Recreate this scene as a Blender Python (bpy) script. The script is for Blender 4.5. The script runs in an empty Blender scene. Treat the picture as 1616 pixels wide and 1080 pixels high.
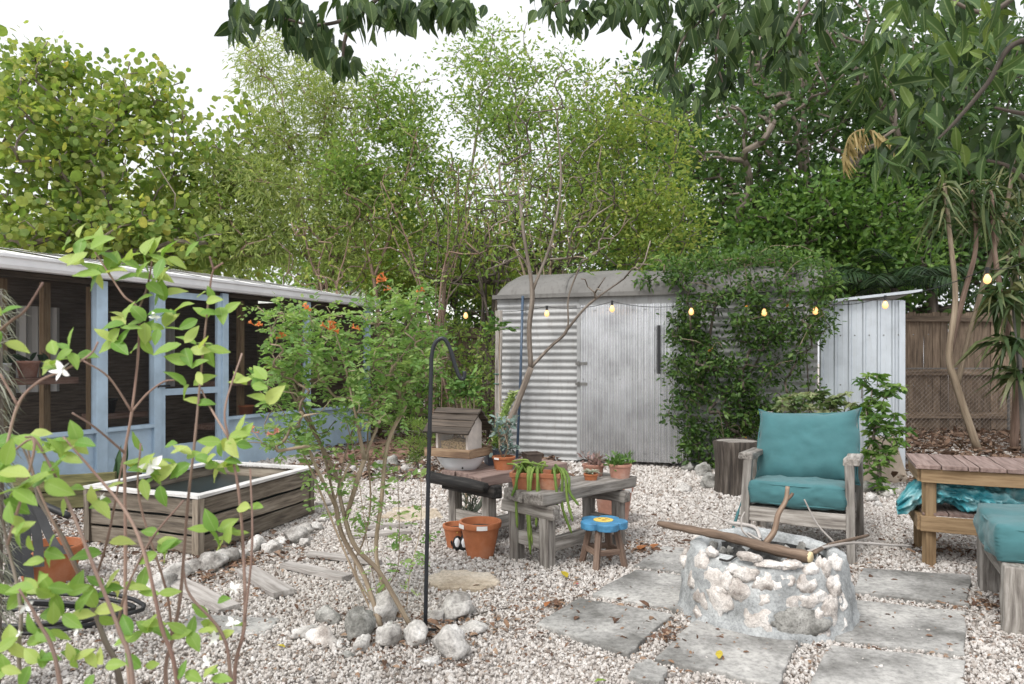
import bpy, math, random
import numpy as np
from mathutils import Vector, Matrix, noise
R = math.radians
random.seed(7); rng = np.random.default_rng(7)
SC = bpy.context.scene
COL = SC.collection

# ---------------------------------------------------------------- camera, sky, sun, exposure
FPX, CAM_H, HORIZON, CENTRE = 1150.0, 1.3, 565.0, 808.0     # photo pixels (1616 x 1080), metres
cam = bpy.data.cameras.new('camera'); camo = bpy.data.objects.new('camera', cam); COL.objects.link(camo)
cam.sensor_width = 36; cam.lens = 36*FPX/1616; cam.shift_y = (HORIZON-540)/1616
cam.clip_start = 0.05; cam.clip_end = 500
camo.location = (0, 0, CAM_H); camo.rotation_euler = (R(90), 0, 0)
SC.camera = camo
cam.dof.use_dof = True; cam.dof.focus_distance = 4.8; cam.dof.aperture_fstop = 3.8

SUN_EL, SUN_ROT = R(52), R(215)
world = bpy.data.worlds.new('World'); SC.world = world; world.use_nodes = True
wn = world.node_tree.nodes; wl = world.node_tree.links
bg = wn['Background']
sky = wn.new('ShaderNodeTexSky'); sky.sky_type = 'NISHITA'; sky.sun_disc = False
sky.sun_elevation = SUN_EL; sky.sun_rotation = SUN_ROT; sky.air_density = 1.0; sky.dust_density = 6.0; sky.ozone_density = 1.0
hs = wn.new('ShaderNodeHueSaturation'); hs.inputs['Saturation'].default_value = 0.22
wl.new(sky.outputs[0], hs.inputs['Color'])
cloud = wn.new('ShaderNodeMix'); cloud.data_type = 'RGBA'; cloud.inputs[0].default_value = 0.72     # even white overcast in front of the sky
cloud.inputs[7].default_value = (3.75, 3.8, 3.9, 1)
wl.new(hs.outputs[0], cloud.inputs[6]); wl.new(cloud.outputs[2], bg.inputs['Color'])
bg.inputs['Strength'].default_value = 0.15
sl = bpy.data.lights.new('sun', 'SUN'); sl.energy = 0.9; sl.angle = R(18); sl.color = (1, 0.96, 0.9)
so = bpy.data.objects.new('sun', sl); COL.objects.link(so)
sd = Vector((math.sin(SUN_ROT)*math.cos(SUN_EL), math.cos(SUN_ROT)*math.cos(SUN_EL), math.sin(SUN_EL)))
so.rotation_euler = sd.to_track_quat('Z', 'Y').to_euler(); so.location = sd*20
SC.view_settings.view_transform = 'Standard'; SC.view_settings.look = 'None'
SC.view_settings.exposure = 1.13; SC.view_settings.gamma = 1; SC.view_settings.use_curve_mapping = False
SC.cycles.max_bounces = 6; SC.cycles.diffuse_bounces = 5; SC.cycles.transparent_max_bounces = 10
SC.cycles.transmission_bounces = 4; SC.cycles.glossy_bounces = 3
SC.cycles.use_denoising = True; SC.cycles.caustics_reflective = False; SC.cycles.caustics_refractive = False

# ---------------------------------------------------------------- helpers
def P(px, py, d): return Vector(((px-CENTRE)*d/FPX, d, CAM_H-(py-HORIZON)*d/FPX))
def G(px, py, z=0.0):
    d = FPX*(CAM_H-z)/(py-HORIZON); return P(px, py, d)
def U(a, b): return random.uniform(a, b)
def nrm(a): return a/np.maximum(np.linalg.norm(a, axis=-1, keepdims=True), 1e-9)

class MB:
    """collects faces; build() links them as one mesh object"""
    def __init__(s): s.V=[]; s.F=[]; s.N=[]; s.g=[]; s.r=[]; s.n=0
    def add(s, v, f, grain=None, rnd=None):
        v = np.asarray(v, float).reshape(-1, 3); k = len(v)
        if k == 0: return s
        s.V.append(v); s.g.append(v if grain is None else np.asarray(grain, float))
        if rnd is None: rnd = random.random()
        s.r.append(np.broadcast_to(np.asarray(rnd, float), (k,)))
        if isinstance(f, np.ndarray):
            s.F.append((f+s.n).ravel()); s.N.append(np.full(len(f), f.shape[1]))
        else:
            s.F.append(np.concatenate([np.asarray(q)+s.n for q in f])); s.N.append(np.array([len(q) for q in f]))
        s.n += k; return s
    def beam(s, p0, p1, w, h, up=(0,0,1), segs=3, jit=0.0, taper=1.0):
        p0 = Vector(p0); p1 = Vector(p1); t = (p1-p0); L = t.length; t.normalize()
        u = Vector(up); sd_ = t.cross(u)
        if sd_.length < 1e-4: sd_ = t.cross(Vector((1,0,0)))
        sd_.normalize(); u = sd_.cross(t).normalized()
        vs=[]; gr=[]; off = Vector((U(0,50), U(0,50), U(0,50)))
        for i in range(segs+1):
            f = i/segs; c = p0+t*(L*f); k = 1+(taper-1)*f
            for a, b in ((-1,-1),(1,-1),(1,1),(-1,1)):
                q = c+sd_*(a*w/2*k+U(-jit,jit))+u*(b*h/2*k+U(-jit,jit))
                if i in (0, segs): q += t*U(-jit,jit)*1.5
                vs.append(q); gr.append(off+Vector((L*f, a*w/2, b*h/2)))
        fs=[]
        for i in range(segs):
            o=i*4
            for j in range(4): fs.append((o+j, o+(j+1)%4, o+4+(j+1)%4, o+4+j))
        fs.append((3,2,1,0)); o=segs*4; fs.append((o,o+1,o+2,o+3))
        return s.add([tuple(v) for v in vs], fs, [tuple(g) for g in gr])
    def box(s, c, size, rz=0.0, jit=0.0):
        m = Matrix.Rotation(rz, 3, 'Z'); c = Vector(c)
        e = m @ Vector((size[0]/2,0,0))
        return s.beam(c-e, c+e, size[1], size[2], (0,0,1), 1, jit)
    def tube(s, pts, rad, n=6, cap=True, rnd=None):
        pts = [Vector(p) for p in pts]; m = len(pts)
        if not hasattr(rad, '__len__'): rad = [rad]*m
        t = (pts[1]-pts[0]).normalized(); a = t.orthogonal().normalized(); vs=[]; gr=[]; L=0; o=U(0,40)
        for i in range(m):
            t2 = (pts[min(i+1,m-1)]-pts[max(i-1,0)])
            if t2.length < 1e-6: t2 = t
            t2 = t2.normalized(); a = (a-t2*a.dot(t2))
            a = a.normalized() if a.length > 1e-5 else t2.orthogonal().normalized()
            b = t2.cross(a); t = t2
            if i: L += (pts[i]-pts[i-1]).length
            for j in range(n):
                an = 2*math.pi*j/n; d = a*math.cos(an)+b*math.sin(an)
                vs.append(tuple(pts[i]+d*rad[i])); gr.append((L+o, math.cos(an)*rad[i]+o, math.sin(an)*rad[i]))
        fs=[]
        for i in range(m-1):
            for j in range(n): fs.append((i*n+j, i*n+(j+1)%n, (i+1)*n+(j+1)%n, (i+1)*n+j))
        if cap: fs.append(tuple(range(n-1,-1,-1))); fs.append(tuple((m-1)*n+j for j in range(n)))
        return s.add(vs, fs, gr, rnd)
    def lathe(s, prof, c, n=28, wob=0.0, sq=1.0):
        c = Vector(c); vs=[]; m=len(prof); ph=U(0,6)
        for r, z in prof:
            for j in range(n):
                an=2*math.pi*j/n; k=1+wob*math.sin(3*an+ph)+wob*.6*math.sin(5*an+ph*2)
                vs.append((c.x+r*k*math.cos(an), c.y+r*k*math.sin(an)*sq, c.z+z))
        fs=[(i*n+j, i*n+(j+1)%n, (i+1)*n+(j+1)%n, (i+1)*n+j) for i in range(m-1) for j in range(n)]
        fs.append(tuple(range(n-1,-1,-1))); fs.append(tuple((m-1)*n+j for j in range(n)))
        return s.add(vs, fs)
    def prism(s, pts, z0, z1):
        n=len(pts); v=[(p[0],p[1],z0) for p in pts]+[(p[0],p[1],z1) for p in pts]
        a=sum(pts[i][0]*pts[(i+1)%n][1]-pts[(i+1)%n][0]*pts[i][1] for i in range(n))
        f=[(i,(i+1)%n,n+(i+1)%n,n+i) for i in range(n)]+[tuple(range(n-1,-1,-1)), tuple(range(n,2*n))]
        if a<0: f=[q[::-1] for q in f]
        return s.add(v,f)
    def blob(s, c, size, sub=2, amp=0.25, freq=1.6, rz=0.0, flat=0.0, rnd=None, cuts=0):
        """noisy boulder; size = half extents"""
        v, f = ICO(sub); o = Vector((U(0,90),U(0,90),U(0,90))); out=[]
        m = Matrix.Rotation(rz,3,'Z')
        pl = [(Vector((random.gauss(0,1),random.gauss(0,1),random.gauss(0,1))).normalized(), U(.62,.86)) for _ in range(cuts)]
        for p in v:
            p = Vector(p)
            for n_,c_ in pl:
                e_ = p.dot(n_)-c_
                if e_ > 0: p = p-n_*e_
            k = 1+amp*noise.noise(p*freq+o)+amp*.5*noise.noise(p*freq*2.6+o)+(amp*.45*(.35-abs(noise.noise(p*freq*4.3+o))) if sub>2 else 0)
            q = Vector((p.x*size[0], p.y*size[1], p.z*size[2]))*k
            if flat and q.z < -size[2]*flat: q.z = -size[2]*flat
            out.append(tuple(m@q+Vector(c)))
        return s.add(out, f, None, rnd)
    def sheet(s, fn, nu, nv, rnd=None, grain=None):
        vs=[tuple(fn(i/(nu-1), j/(nv-1))) for i in range(nu) for j in range(nv)]
        i,j=np.meshgrid(np.arange(nu-1),np.arange(nv-1),indexing='ij'); a=(i*nv+j).ravel()
        return s.add(vs, np.stack([a,a+nv,a+nv+1,a+1],1), grain, rnd)
    def leaves(s, C, A, Ln, W=0.5, up=0.6, shape='rhomb', fold=0.15, droop=0.0, rnd=None):
        """many leaves: C base points, A axes, Ln lengths"""
        C=np.asarray(C,float); N=len(C)
        if N==0: return s
        A=nrm(np.asarray(A,float)); Ln=np.broadcast_to(np.asarray(Ln,float),(N,))[:,None]
        B=rng.normal(size=(N,3)); B[:,2]*=.35
        B=nrm(np.cross(A, nrm(rng.normal(size=(N,3))*(1-up)+np.array([0,0,1.0])*up)))
        Nn=np.cross(B,A)
        if shape=='rhomb': prof=[(0,0),(.45,.5),(1,0),(.45,-.5)]
        elif shape=='hex': prof=[(0,0),(.25,.42),(.65,.42),(1,0),(.65,-.42),(.25,-.42)]
        elif shape=='round': prof=[(0,.12),(.18,.46),(.5,.54),(.85,.4),(1,0),(.85,-.4),(.5,-.54),(.18,-.46),(0,-.12)]
        elif shape=='lance': prof=[(0,.1),(.3,.5),(.7,.35),(1,0),(.7,-.35),(.3,-.5),(0,-.1)]
        elif shape=='blade': prof=[(0,.35),(.5,.5),(1,0),(.5,-.5),(0,-.35)]
        k=len(prof); v=np.zeros((N,k,3))
        for i,(a,b) in enumerate(prof):
            v[:,i]=C+A*Ln*a+B*Ln*W*b+Nn*Ln*(abs(b)*fold)
            v[:,i,2]-=(Ln[:,0]*droop*a*a)
        f=np.arange(N*k).reshape(N,k)
        if rnd is None: rnd=rng.random(N)
        return s.add(v.reshape(-1,3), f, None, np.repeat(np.asarray(rnd),k))
    def mesh(s, name, origin=(0,0,0), smooth=False):
        v=np.concatenate(s.V)-np.asarray(origin,float); f=np.concatenate(s.F).astype(np.int32); n=np.concatenate(s.N).astype(np.int32)
        me=bpy.data.meshes.new(name)
        me.vertices.add(len(v)); me.vertices.foreach_set('co', v.astype(np.float32).ravel())
        me.loops.add(len(f)); me.loops.foreach_set('vertex_index', f)
        me.polygons.add(len(n)); st=np.concatenate([[0],np.cumsum(n)[:-1]]).astype(np.int32)
        me.polygons.foreach_set('loop_start', st); me.polygons.foreach_set('loop_total', n)
        me.polygons.foreach_set('use_smooth', np.full(len(n),bool(smooth)))
        a=me.attributes.new('grain','FLOAT_VECTOR','POINT'); a.data.foreach_set('vector', np.concatenate(s.g).astype(np.float32).ravel())
        a=me.attributes.new('rnd','FLOAT','POINT'); a.data.foreach_set('value', np.concatenate(s.r).astype(np.float32))
        me.update(calc_edges=True); return me

_ico={}
def ICO(sub):
    if sub not in _ico:
        import bmesh
        b=bmesh.new(); bmesh.ops.create_icosphere(b, subdivisions=sub, radius=1)
        _ico[sub]=([tuple(v.co) for v in b.verts], np.array([[v.index for v in f.verts] for f in b.faces])); b.free()
    return _ico[sub]

ORG={}
def props(o, label=None, cat=None, group=None, kind=None):
    if label: o['label']=label
    if cat: o['category']=cat
    if group: o['group']=group
    if kind: o['kind']=kind
    return o
def thing(name, label, cat, base, group=None):
    o=bpy.data.objects.new(name, None); COL.objects.link(o); o.location=base; o.empty_display_size=.1
    ORG[o.name]=Vector(base); return props(o,label,cat,group)
def part(name, mb, mat, parent, smooth=False, bevel=0, kind=None, label=None):
    og=ORG[parent.name]; me=mb.mesh(name, og, smooth); me.materials.append(mat)
    o=bpy.data.objects.new(name, me); COL.objects.link(o); o.parent=parent; ORG[o.name]=og
    if bevel: _bev(o,bevel)
    return props(o,label,None,None,kind)
def solo(name, mb, mat, base, label=None, cat=None, group=None, kind=None, smooth=False, bevel=0):
    me=mb.mesh(name, base, smooth); me.materials.append(mat)
    o=bpy.data.objects.new(name, me); COL.objects.link(o); o.location=base; ORG[o.name]=Vector(base)
    if bevel: _bev(o,bevel)
    return props(o,label,cat,group,kind)
def _bev(o,w):
    m=o.modifiers.new('bevel','BEVEL'); m.width=w; m.segments=2; m.limit_method='ANGLE'; m.angle_limit=R(40)
def inst(name, me, parent, loc, mat3=None, scale=1.0):
    """a piece that shares its mesh with its fellows"""
    o=bpy.data.objects.new(name, me); COL.objects.link(o); o.parent=parent
    m=(mat3 or Matrix.Identity(3)).to_4x4()
    o.matrix_local=Matrix.Translation(Vector(loc)-ORG[parent.name])@m@Matrix.Scale(scale,4); return o
def frame(axis, normal):
    a=Vector(axis).normalized(); n=Vector(normal); b=n.cross(a)
    if b.length<1e-4: b=a.orthogonal()
    b.normalize(); n=a.cross(b); return Matrix((a,b,n)).transposed()
def curve(p, k=6):
    """Catmull-Rom through points"""
    p=[Vector(q) for q in p]; p=[p[0]*2-p[1]]+p+[p[-1]*2-p[-2]]; out=[]
    for i in range(1,len(p)-2):
        for j in range(k):
            t=j/k; a,b,c,d=p[i-1],p[i],p[i+1],p[i+2]
            out.append(.5*((2*b)+(c-a)*t+(2*a-5*b+4*c-d)*t*t+(3*b-a-3*c+d)*t**3))
    out.append(p[-2]); return out
def lerp(a,b,t): return a+(b-a)*t
def taper(r0,r1,n): return [lerp(r0,r1,i/(n-1)) for i in range(n)]

# ---------------------------------------------------------------- materials
def mat(name, build, disp=None):
    m=bpy.data.materials.new(name); m.use_nodes=True; nt=m.node_tree
    b=nt.nodes['Principled BSDF']; build(nt,b); return m
def N_(nt,t,**k):
    n=nt.nodes.new(t)
    for a,v in k.items(): setattr(n,a,v)
    return n
def ramp(nt, fac, stops):
    r=N_(nt,'ShaderNodeValToRGB'); e=r.color_ramp.elements
    while len(e)<len(stops): e.new(.5)
    for i,(p,c) in enumerate(stops): e[i].position=p; e[i].color=(*c,1)
    nt.links.new(fac,r.inputs[0]); return r.outputs[0]
def coord(nt, kind, scale=(1,1,1)):
    if kind=='grain': o=N_(nt,'ShaderNodeAttribute',attribute_name='grain').outputs['Vector']
    else: o=N_(nt,'ShaderNodeTexCoord').outputs[kind]
    mp=N_(nt,'ShaderNodeMapping'); mp.inputs['Scale'].default_value=scale
    nt.links.new(o,mp.inputs[0]); return mp.outputs[0]
def noisef(nt, vec, scale, detail=4, rough=.55):
    n=N_(nt,'ShaderNodeTexNoise'); n.inputs['Scale'].default_value=scale; n.inputs['Detail'].default_value=detail; n.inputs['Roughness'].default_value=rough
    nt.links.new(vec,n.inputs['Vector']); return n.outputs['Fac']
def mixc(nt,f,a,b,mode='MIX'):
    m=N_(nt,'ShaderNodeMix',data_type='RGBA',blend_type=mode)
    for s,v in ((0,f),(6,a),(7,b)):
        if isinstance(v,(int,float)): m.inputs[s].default_value=v
        elif isinstance(v,tuple): m.inputs[s].default_value=(*v,1)
        else: nt.links.new(v,m.inputs[s])
    return m.outputs[2]
def bump(nt,b,h,strength=.3,dist=.01):
    n=N_(nt,'ShaderNodeBump'); n.inputs['Strength'].default_value=strength; n.inputs['Distance'].default_value=dist
    nt.links.new(h,n.inputs['Height']); nt.links.new(n.outputs[0],b.inputs['Normal'])
def rndv(nt, obj=False):
    return N_(nt,'ShaderNodeObjectInfo').outputs['Random'] if obj else N_(nt,'ShaderNodeAttribute',attribute_name='rnd').outputs['Fac']
def wood(name, dark, mid, light, rough=.8, scale=1.0, var=.35, b=.5):
    def f(nt,p):
        v=coord(nt,'grain',(2*scale,26*scale,26*scale)); n=noisef(nt,v,1.6,6,.65)
        c=ramp(nt,n,[(.34,dark),(.5,mid),(.66,light)])
        big=noisef(nt,coord(nt,'grain',(1,3,3)),2.2,3); c=mixc(nt,ramp(nt,big,[(.3,(.35,)*3),(.7,(0,)*3)]),c,dark)
        k=ramp(nt,rndv(nt),[(0,(1-var,)*3),(1,(1+var*.4,)*3)]); c=mixc(nt,1.0,c,k,'MULTIPLY')
        nt.links.new(c,p.inputs['Base Color']); p.inputs['Roughness'].default_value=rough
        bump(nt,p,n,b,.006)
    return mat(name,f)
def plain(name, col, rough=.6, metal=0, var=.15, scale=8, b=.15, kind='Object', spec=.5):
    def f(nt,p):
        v=coord(nt,kind); n=noisef(nt,v,scale,5,.6)
        lo=tuple(max(0,c*(1-var)) for c in col); hi=tuple(min(1,c*(1+var)) for c in col)
        nt.links.new(ramp(nt,n,[(.36,lo),(.64,hi)]),p.inputs['Base Color'])
        p.inputs['Roughness'].default_value=rough; p.inputs['Metallic'].default_value=metal; p.inputs['Specular IOR Level'].default_value=spec
        if b: bump(nt,p,noisef(nt,v,scale*6,4,.6),b,.004)
    return mat(name,f)
def leafm(name, stops, rough=.5, trans=.35, obj=False, tint=(1.22,1.27,.68)):
    def f(nt,p):
        c=ramp(nt,rndv(nt,obj),stops)
        n=noisef(nt,coord(nt,'Object'),14,2); c=mixc(nt,1.0,c,ramp(nt,n,[(.3,(.8,)*3),(.7,(1.12,)*3)]),'MULTIPLY')
        nt.links.new(c,p.inputs['Base Color']); p.inputs['Roughness'].default_value=rough; p.inputs['Specular IOR Level'].default_value=.22
        if trans:
            t=N_(nt,'ShaderNodeBsdfTranslucent'); nt.links.new(mixc(nt,1.0,c,tint,'MULTIPLY'),t.inputs[0])
            m=N_(nt,'ShaderNodeMixShader'); m.inputs[0].default_value=trans
            nt.links.new(p.outputs[0],m.inputs[1]); nt.links.new(t.outputs[0],m.inputs[2])
            nt.links.new(m.outputs[0],nt.nodes['Material Output'].inputs[0])
    return mat(name,f)
def stone(name, dark, mid, light, scale=5, b=.6, hole=True, rough=.9):
    def f(nt,p):
        v=coord(nt,'Object'); o=N_(nt,'ShaderNodeObjectInfo').outputs['Random']
        ad=N_(nt,'ShaderNodeVectorMath',operation='ADD'); cx=N_(nt,'ShaderNodeCombineXYZ')
        ml=N_(nt,'ShaderNodeMath',operation='MULTIPLY'); ml.inputs[1].default_value=37; nt.links.new(o,ml.inputs[0]); nt.links.new(ml.outputs[0],cx.inputs[0])
        nt.links.new(v,ad.inputs[0]); nt.links.new(cx.outputs[0],ad.inputs[1]); v=ad.outputs[0]
        n=noisef(nt,v,scale,7,.62); c=ramp(nt,n,[(.35,dark),(.49,mid),(.63,light)])
        c=mixc(nt,1.0,c,ramp(nt,noisef(nt,v,scale*14,4,.7),[(.35,(.72,)*3),(.5,(1,)*3),(.65,(1.2,)*3)]),'MULTIPLY')
        if hole:
            n2=noisef(nt,v,scale*7,3,.6); c=mixc(nt,ramp(nt,n2,[(.26,(.7,)*3),(.40,(0,)*3)]),c,dark)
        nt.links.new(c,p.inputs['Base Color']); p.inputs['Roughness'].default_value=rough; p.inputs['Specular IOR Level'].default_value=.2
        bump(nt,p,noisef(nt,v,scale*4,8,.7),b,.02)
    return mat(name,f)

M={}
M['grey_wood']=wood('weathered grey wood',(.11,.095,.085),(.31,.285,.255),(.52,.49,.455))
M['pale_wood']=wood('sun bleached plank',(.26,.235,.215),(.43,.40,.375),(.57,.54,.52),var=.2)
M['bed_wood']=wood('brown grey planter plank',(.085,.068,.052),(.23,.19,.145),(.38,.33,.265))
M['char_wood']=wood('charred black timber',(.008,.008,.008),(.022,.02,.019),(.07,.065,.06))
M['fence_wood']=wood('old brown fence board',(.085,.06,.042),(.20,.145,.10),(.30,.225,.16),b=.3)
M['yellow_wood']=wood('yellow brown pine',(.19,.12,.06),(.31,.21,.115),(.41,.29,.165),var=.15,b=.2)
M['deck_wood']=wood('reddish grey deck board',(.15,.10,.085),(.27,.19,.165),(.36,.27,.24),var=.2)
M['stool_wood']=wood('brown stool wood',(.12,.075,.055),(.26,.175,.13),(.36,.26,.20))
M['red_deck']=wood('rusty red walkway board',(.12,.06,.04),(.26,.15,.11),(.36,.25,.2))
M['feeder_wood']=wood('pale feeder wood',(.45,.36,.30),(.62,.53,.47),(.74,.66,.61),var=.1,b=.15)
M['feeder_tray']=wood('brown feeder tray',(.13,.08,.05),(.30,.20,.125),(.40,.29,.19),var=.15)
M['roof_wood']=wood('dark feeder roof',(.035,.027,.02),(.085,.065,.05),(.14,.11,.085))
M['stump']=wood('stump bark',(.02,.016,.013),(.085,.068,.055),(.22,.19,.16),scale=.7,b=1)
M['bark']=wood('grey brown bark',(.09,.07,.055),(.22,.18,.145),(.36,.31,.26),scale=.6,b=.7)
M['bark_dark']=wood('dark brown bark',(.04,.03,.025),(.10,.08,.062),(.19,.155,.125),scale=.5,b=.7)
M['bark_red']=wood('reddish smooth bark',(.12,.075,.055),(.24,.16,.12),(.34,.25,.2),scale=.5,b=.4)
M['bark_tan']=wood('tan shrub stem',(.17,.125,.085),(.32,.25,.175),(.43,.355,.26),scale=.7,b=.5)
M['stem_red']=wood('red brown young stem',(.16,.095,.075),(.29,.195,.155),(.38,.28,.225),scale=.8,b=.3)
M['stick']=wood('dead stick',(.09,.06,.042),(.225,.155,.11),(.36,.27,.20),scale=.7,b=1)
M['soot']=stone('sooty inner wall',(.02,.02,.02),(.06,.06,.06),(.16,.16,.155),7,.6,False)
M['cut']=plain('fresh cut wood',(.62,.50,.30),.8,var=.12)
M['blue']=plain('pale blue paint',(.41,.53,.645),.5,var=.14,scale=3,b=.08)
M['white']=plain('white paint',(.78,.78,.80),.45,var=.06,scale=3,b=.06)
M['rim']=plain('white rim board',(.60,.59,.575),.6,var=.14,scale=6,b=.1)
M['enamel']=plain('white enamel',(.74,.76,.79),.25,var=.05,scale=5,b=.03)
M['black']=plain('black plastic',(.015,.016,.018),.5,var=.3,b=.1)
M['blacksteel']=plain('black painted steel',(.018,.021,.026),.38,metal=.2,var=.2,b=.05)
M['soil']=plain('dark soil',(.05,.036,.026),.95,var=.5,scale=40,b=1)
M['liner']=plain('dark pond liner',(.012,.02,.02),.3,var=.3,b=.1)
M['sticker']=plain('paper price sticker',(.8,.79,.77),.6,var=.04,b=0)
def terra(name,c,dust):
    def f(nt,p):
        v=coord(nt,'Object'); n=noisef(nt,v,7,6,.65)
        k=ramp(nt,n,[(.3,tuple(q*.75 for q in c)),(.48,c),(.68,dust),(.8,tuple(min(1,q*1.25+.06) for q in dust))])
        nt.links.new(k,p.inputs['Base Color']); p.inputs['Roughness'].default_value=.85; bump(nt,p,noisef(nt,v,60,4),.12,.004)
    return mat(name,f)
M['inner_wood']=wood('interior boards',(.10,.07,.05),(.22,.165,.12),(.32,.25,.19))
M['terra']=terra('terracotta',(.42,.145,.06),(.46,.20,.11))
M['terra_pink']=terra('dusty pink terracotta',(.44,.225,.165),(.52,.36,.30))
M['terra_trough']=terra('stained terracotta trough',(.40,.15,.075),(.50,.28,.19))
def metal_(name,c,rough,stain,metal=.5):
    def f(nt,p):
        v=coord(nt,'Object'); n=noisef(nt,v,2.2,7,.65); n2=noisef(nt,coord(nt,'Object',(9,9,1.2)),3,5,.6)
        k=ramp(nt,n,[(.25,tuple(q*.72 for q in c)),(.5,c),(.75,tuple(min(1,q*1.15) for q in c))])
        k=mixc(nt,ramp(nt,n2,[(.32,(.45,)*3),(.47,(0,)*3)]),k,stain)
        nt.links.new(k,p.inputs['Base Color']); p.inputs['Metallic'].default_value=metal; p.inputs['Roughness'].default_value=rough
        bump(nt,p,noisef(nt,v,30,4),.06,.004)
    return mat(name,f)
M['galv']=metal_('galvanised corrugated iron',(.33,.335,.335),.55,(.22,.21,.195),.2)
M['galv_door']=metal_('bright galvanised door sheet',(.74,.75,.765),.25,(.52,.52,.52),.85)
M['old_roof']=metal_('weathered grey roof metal',(.20,.195,.185),.8,(.10,.095,.085))
M['bluewhite']=metal_('pale blue white ribbed metal',(.52,.565,.61),.45,(.50,.53,.55))
M['tan_board']=plain('tan stained board',(.42,.35,.28),.85,var=.2,scale=5)
M['roof_white']=plain('white roof sheet',(.80,.80,.79),.6,var=.12,scale=2.5,b=.1)
M['house_wall']=plain('white house wall',(.72,.71,.69),.7,var=.08,scale=1.5)
def screen_(nt,p):
    p.inputs['Base Color'].default_value=(.02,.021,.023,1); p.inputs['Roughness'].default_value=.6
    t=N_(nt,'ShaderNodeBsdfTransparent'); m=N_(nt,'ShaderNodeMixShader'); m.inputs[0].default_value=.30
    nt.links.new(t.outputs[0],m.inputs[1]); nt.links.new(p.outputs[0],m.inputs[2]); nt.links.new(m.outputs[0],nt.nodes['Material Output'].inputs[0])
M['screen']=mat('dark insect screen',screen_)
def fabric_(name,c):
    def f(nt,p):
        v=coord(nt,'Object'); n=noisef(nt,v,5,5,.6)
        k=ramp(nt,n,[(.3,tuple(q*.82 for q in c)),(.7,tuple(q*1.1 for q in c))])
        nt.links.new(k,p.inputs['Base Color']); p.inputs['Roughness'].default_value=.9; p.inputs['Sheen Weight'].default_value=.15
        big=noisef(nt,v,9,3,.5); fine=noisef(nt,v,500,1); a=N_(nt,'ShaderNodeMath',operation='MULTIPLY_ADD'); a.inputs[1].default_value=.06
        nt.links.new(fine,a.inputs[0]); nt.links.new(big,a.inputs[2]); bump(nt,p,a.outputs[0],.45,.012)
    return mat(name,f)
M['teal']=fabric_('faded teal cushion fabric',(.05,.155,.168))
def tarp_(nt,p):
    v=coord(nt,'Object'); n=noisef(nt,v,6,5,.6)
    nt.links.new(ramp(nt,n,[(.3,(.025,.17,.21)),(.45,(.07,.36,.42)),(.58,(.28,.54,.57)),(.72,(.52,.66,.67))]),p.inputs['Base Color']); p.inputs['Roughness'].default_value=.32
M['tarp']=mat('crinkled turquoise tarpaulin',tarp_)
M['seat_blue']=plain('bright blue stool paint',(.06,.225,.40),.55,var=.25,scale=14)
M['seat_yellow']=plain('yellow stool paint',(.72,.52,.11),.5,var=.15,scale=20)
M['rock']=stone('white coral rock',(.22,.205,.19),(.50,.48,.455),(.72,.70,.675),5,.9)
M['rock_pink']=stone('cream coral stone',(.30,.265,.24),(.60,.56,.525),(.76,.735,.71),9)
M['rock_grey']=stone('grey lichened rock',(.12,.118,.105),(.31,.305,.285),(.50,.49,.465),7,.9)
M['cement']=stone('grey blue cement',(.24,.25,.25),(.36,.375,.38),(.48,.495,.495),6,.6,False)
M['slab']=stone('grey concrete slab',(.15,.147,.138),(.295,.29,.278),(.45,.44,.42),2.6,.5,False)
M['slab_tan']=stone('sandy flat stone',(.33,.27,.20),(.48,.41,.325),(.56,.50,.42),4,.3,False)
def gravel_(nt,p):
    c=ramp(nt,N_(nt,'ShaderNodeObjectInfo').outputs['Random'],[(0,(.13,.10,.08)),(.05,(.31,.26,.225)),(.15,(.45,.412,.38)),(.5,(.54,.507,.477)),(1,(.67,.642,.615))])
    nt.links.new(c,p.inputs['Base Color']); p.inputs['Roughness'].default_value=.9; p.inputs['Specular IOR Level'].default_value=.2
    bump(nt,p,noisef(nt,coord(nt,'Object'),90,4),.5,.004)
M['gravel']=mat('crushed coral gravel',gravel_)
def ground_(nt,p):
    v=coord(nt,'Object'); n=noisef(nt,v,55,5,.7); n2=noisef(nt,v,1.1,4,.6)
    c=ramp(nt,n,[(.3,(.24,.20,.17)),(.5,(.44,.40,.365)),(.68,(.58,.54,.505))])
    c=mixc(nt,ramp(nt,n2,[(.55,(0,)*3),(.75,(.5,)*3)]),c,(.13,.09,.065))
    nt.links.new(c,p.inputs['Base Color']); p.inputs['Roughness'].default_value=.95; bump(nt,p,n,.8,.02)
M['ground']=mat('gravelly ground',ground_)
M['litter']=leafm('brown dry leaf litter',[(0,(.07,.04,.028)),(.4,(.16,.09,.06)),(.75,(.27,.17,.11)),(1,(.36,.26,.19))],.7,.1)
M['mulch']=leafm('dry brown mulch',[(0,(.05,.03,.022)),(.5,(.14,.085,.058)),(1,(.27,.19,.14))],.8,.05)
# ================================================================ GROUND
mb=MB(); mb.sheet(lambda u,v:((u-.5)*160,-20+v*180,-.010+ (0 if abs(u-.5)>.1 else 0)),41,41)
solo('ground',mb,M['ground'],(0,0,0),kind='structure')

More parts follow.
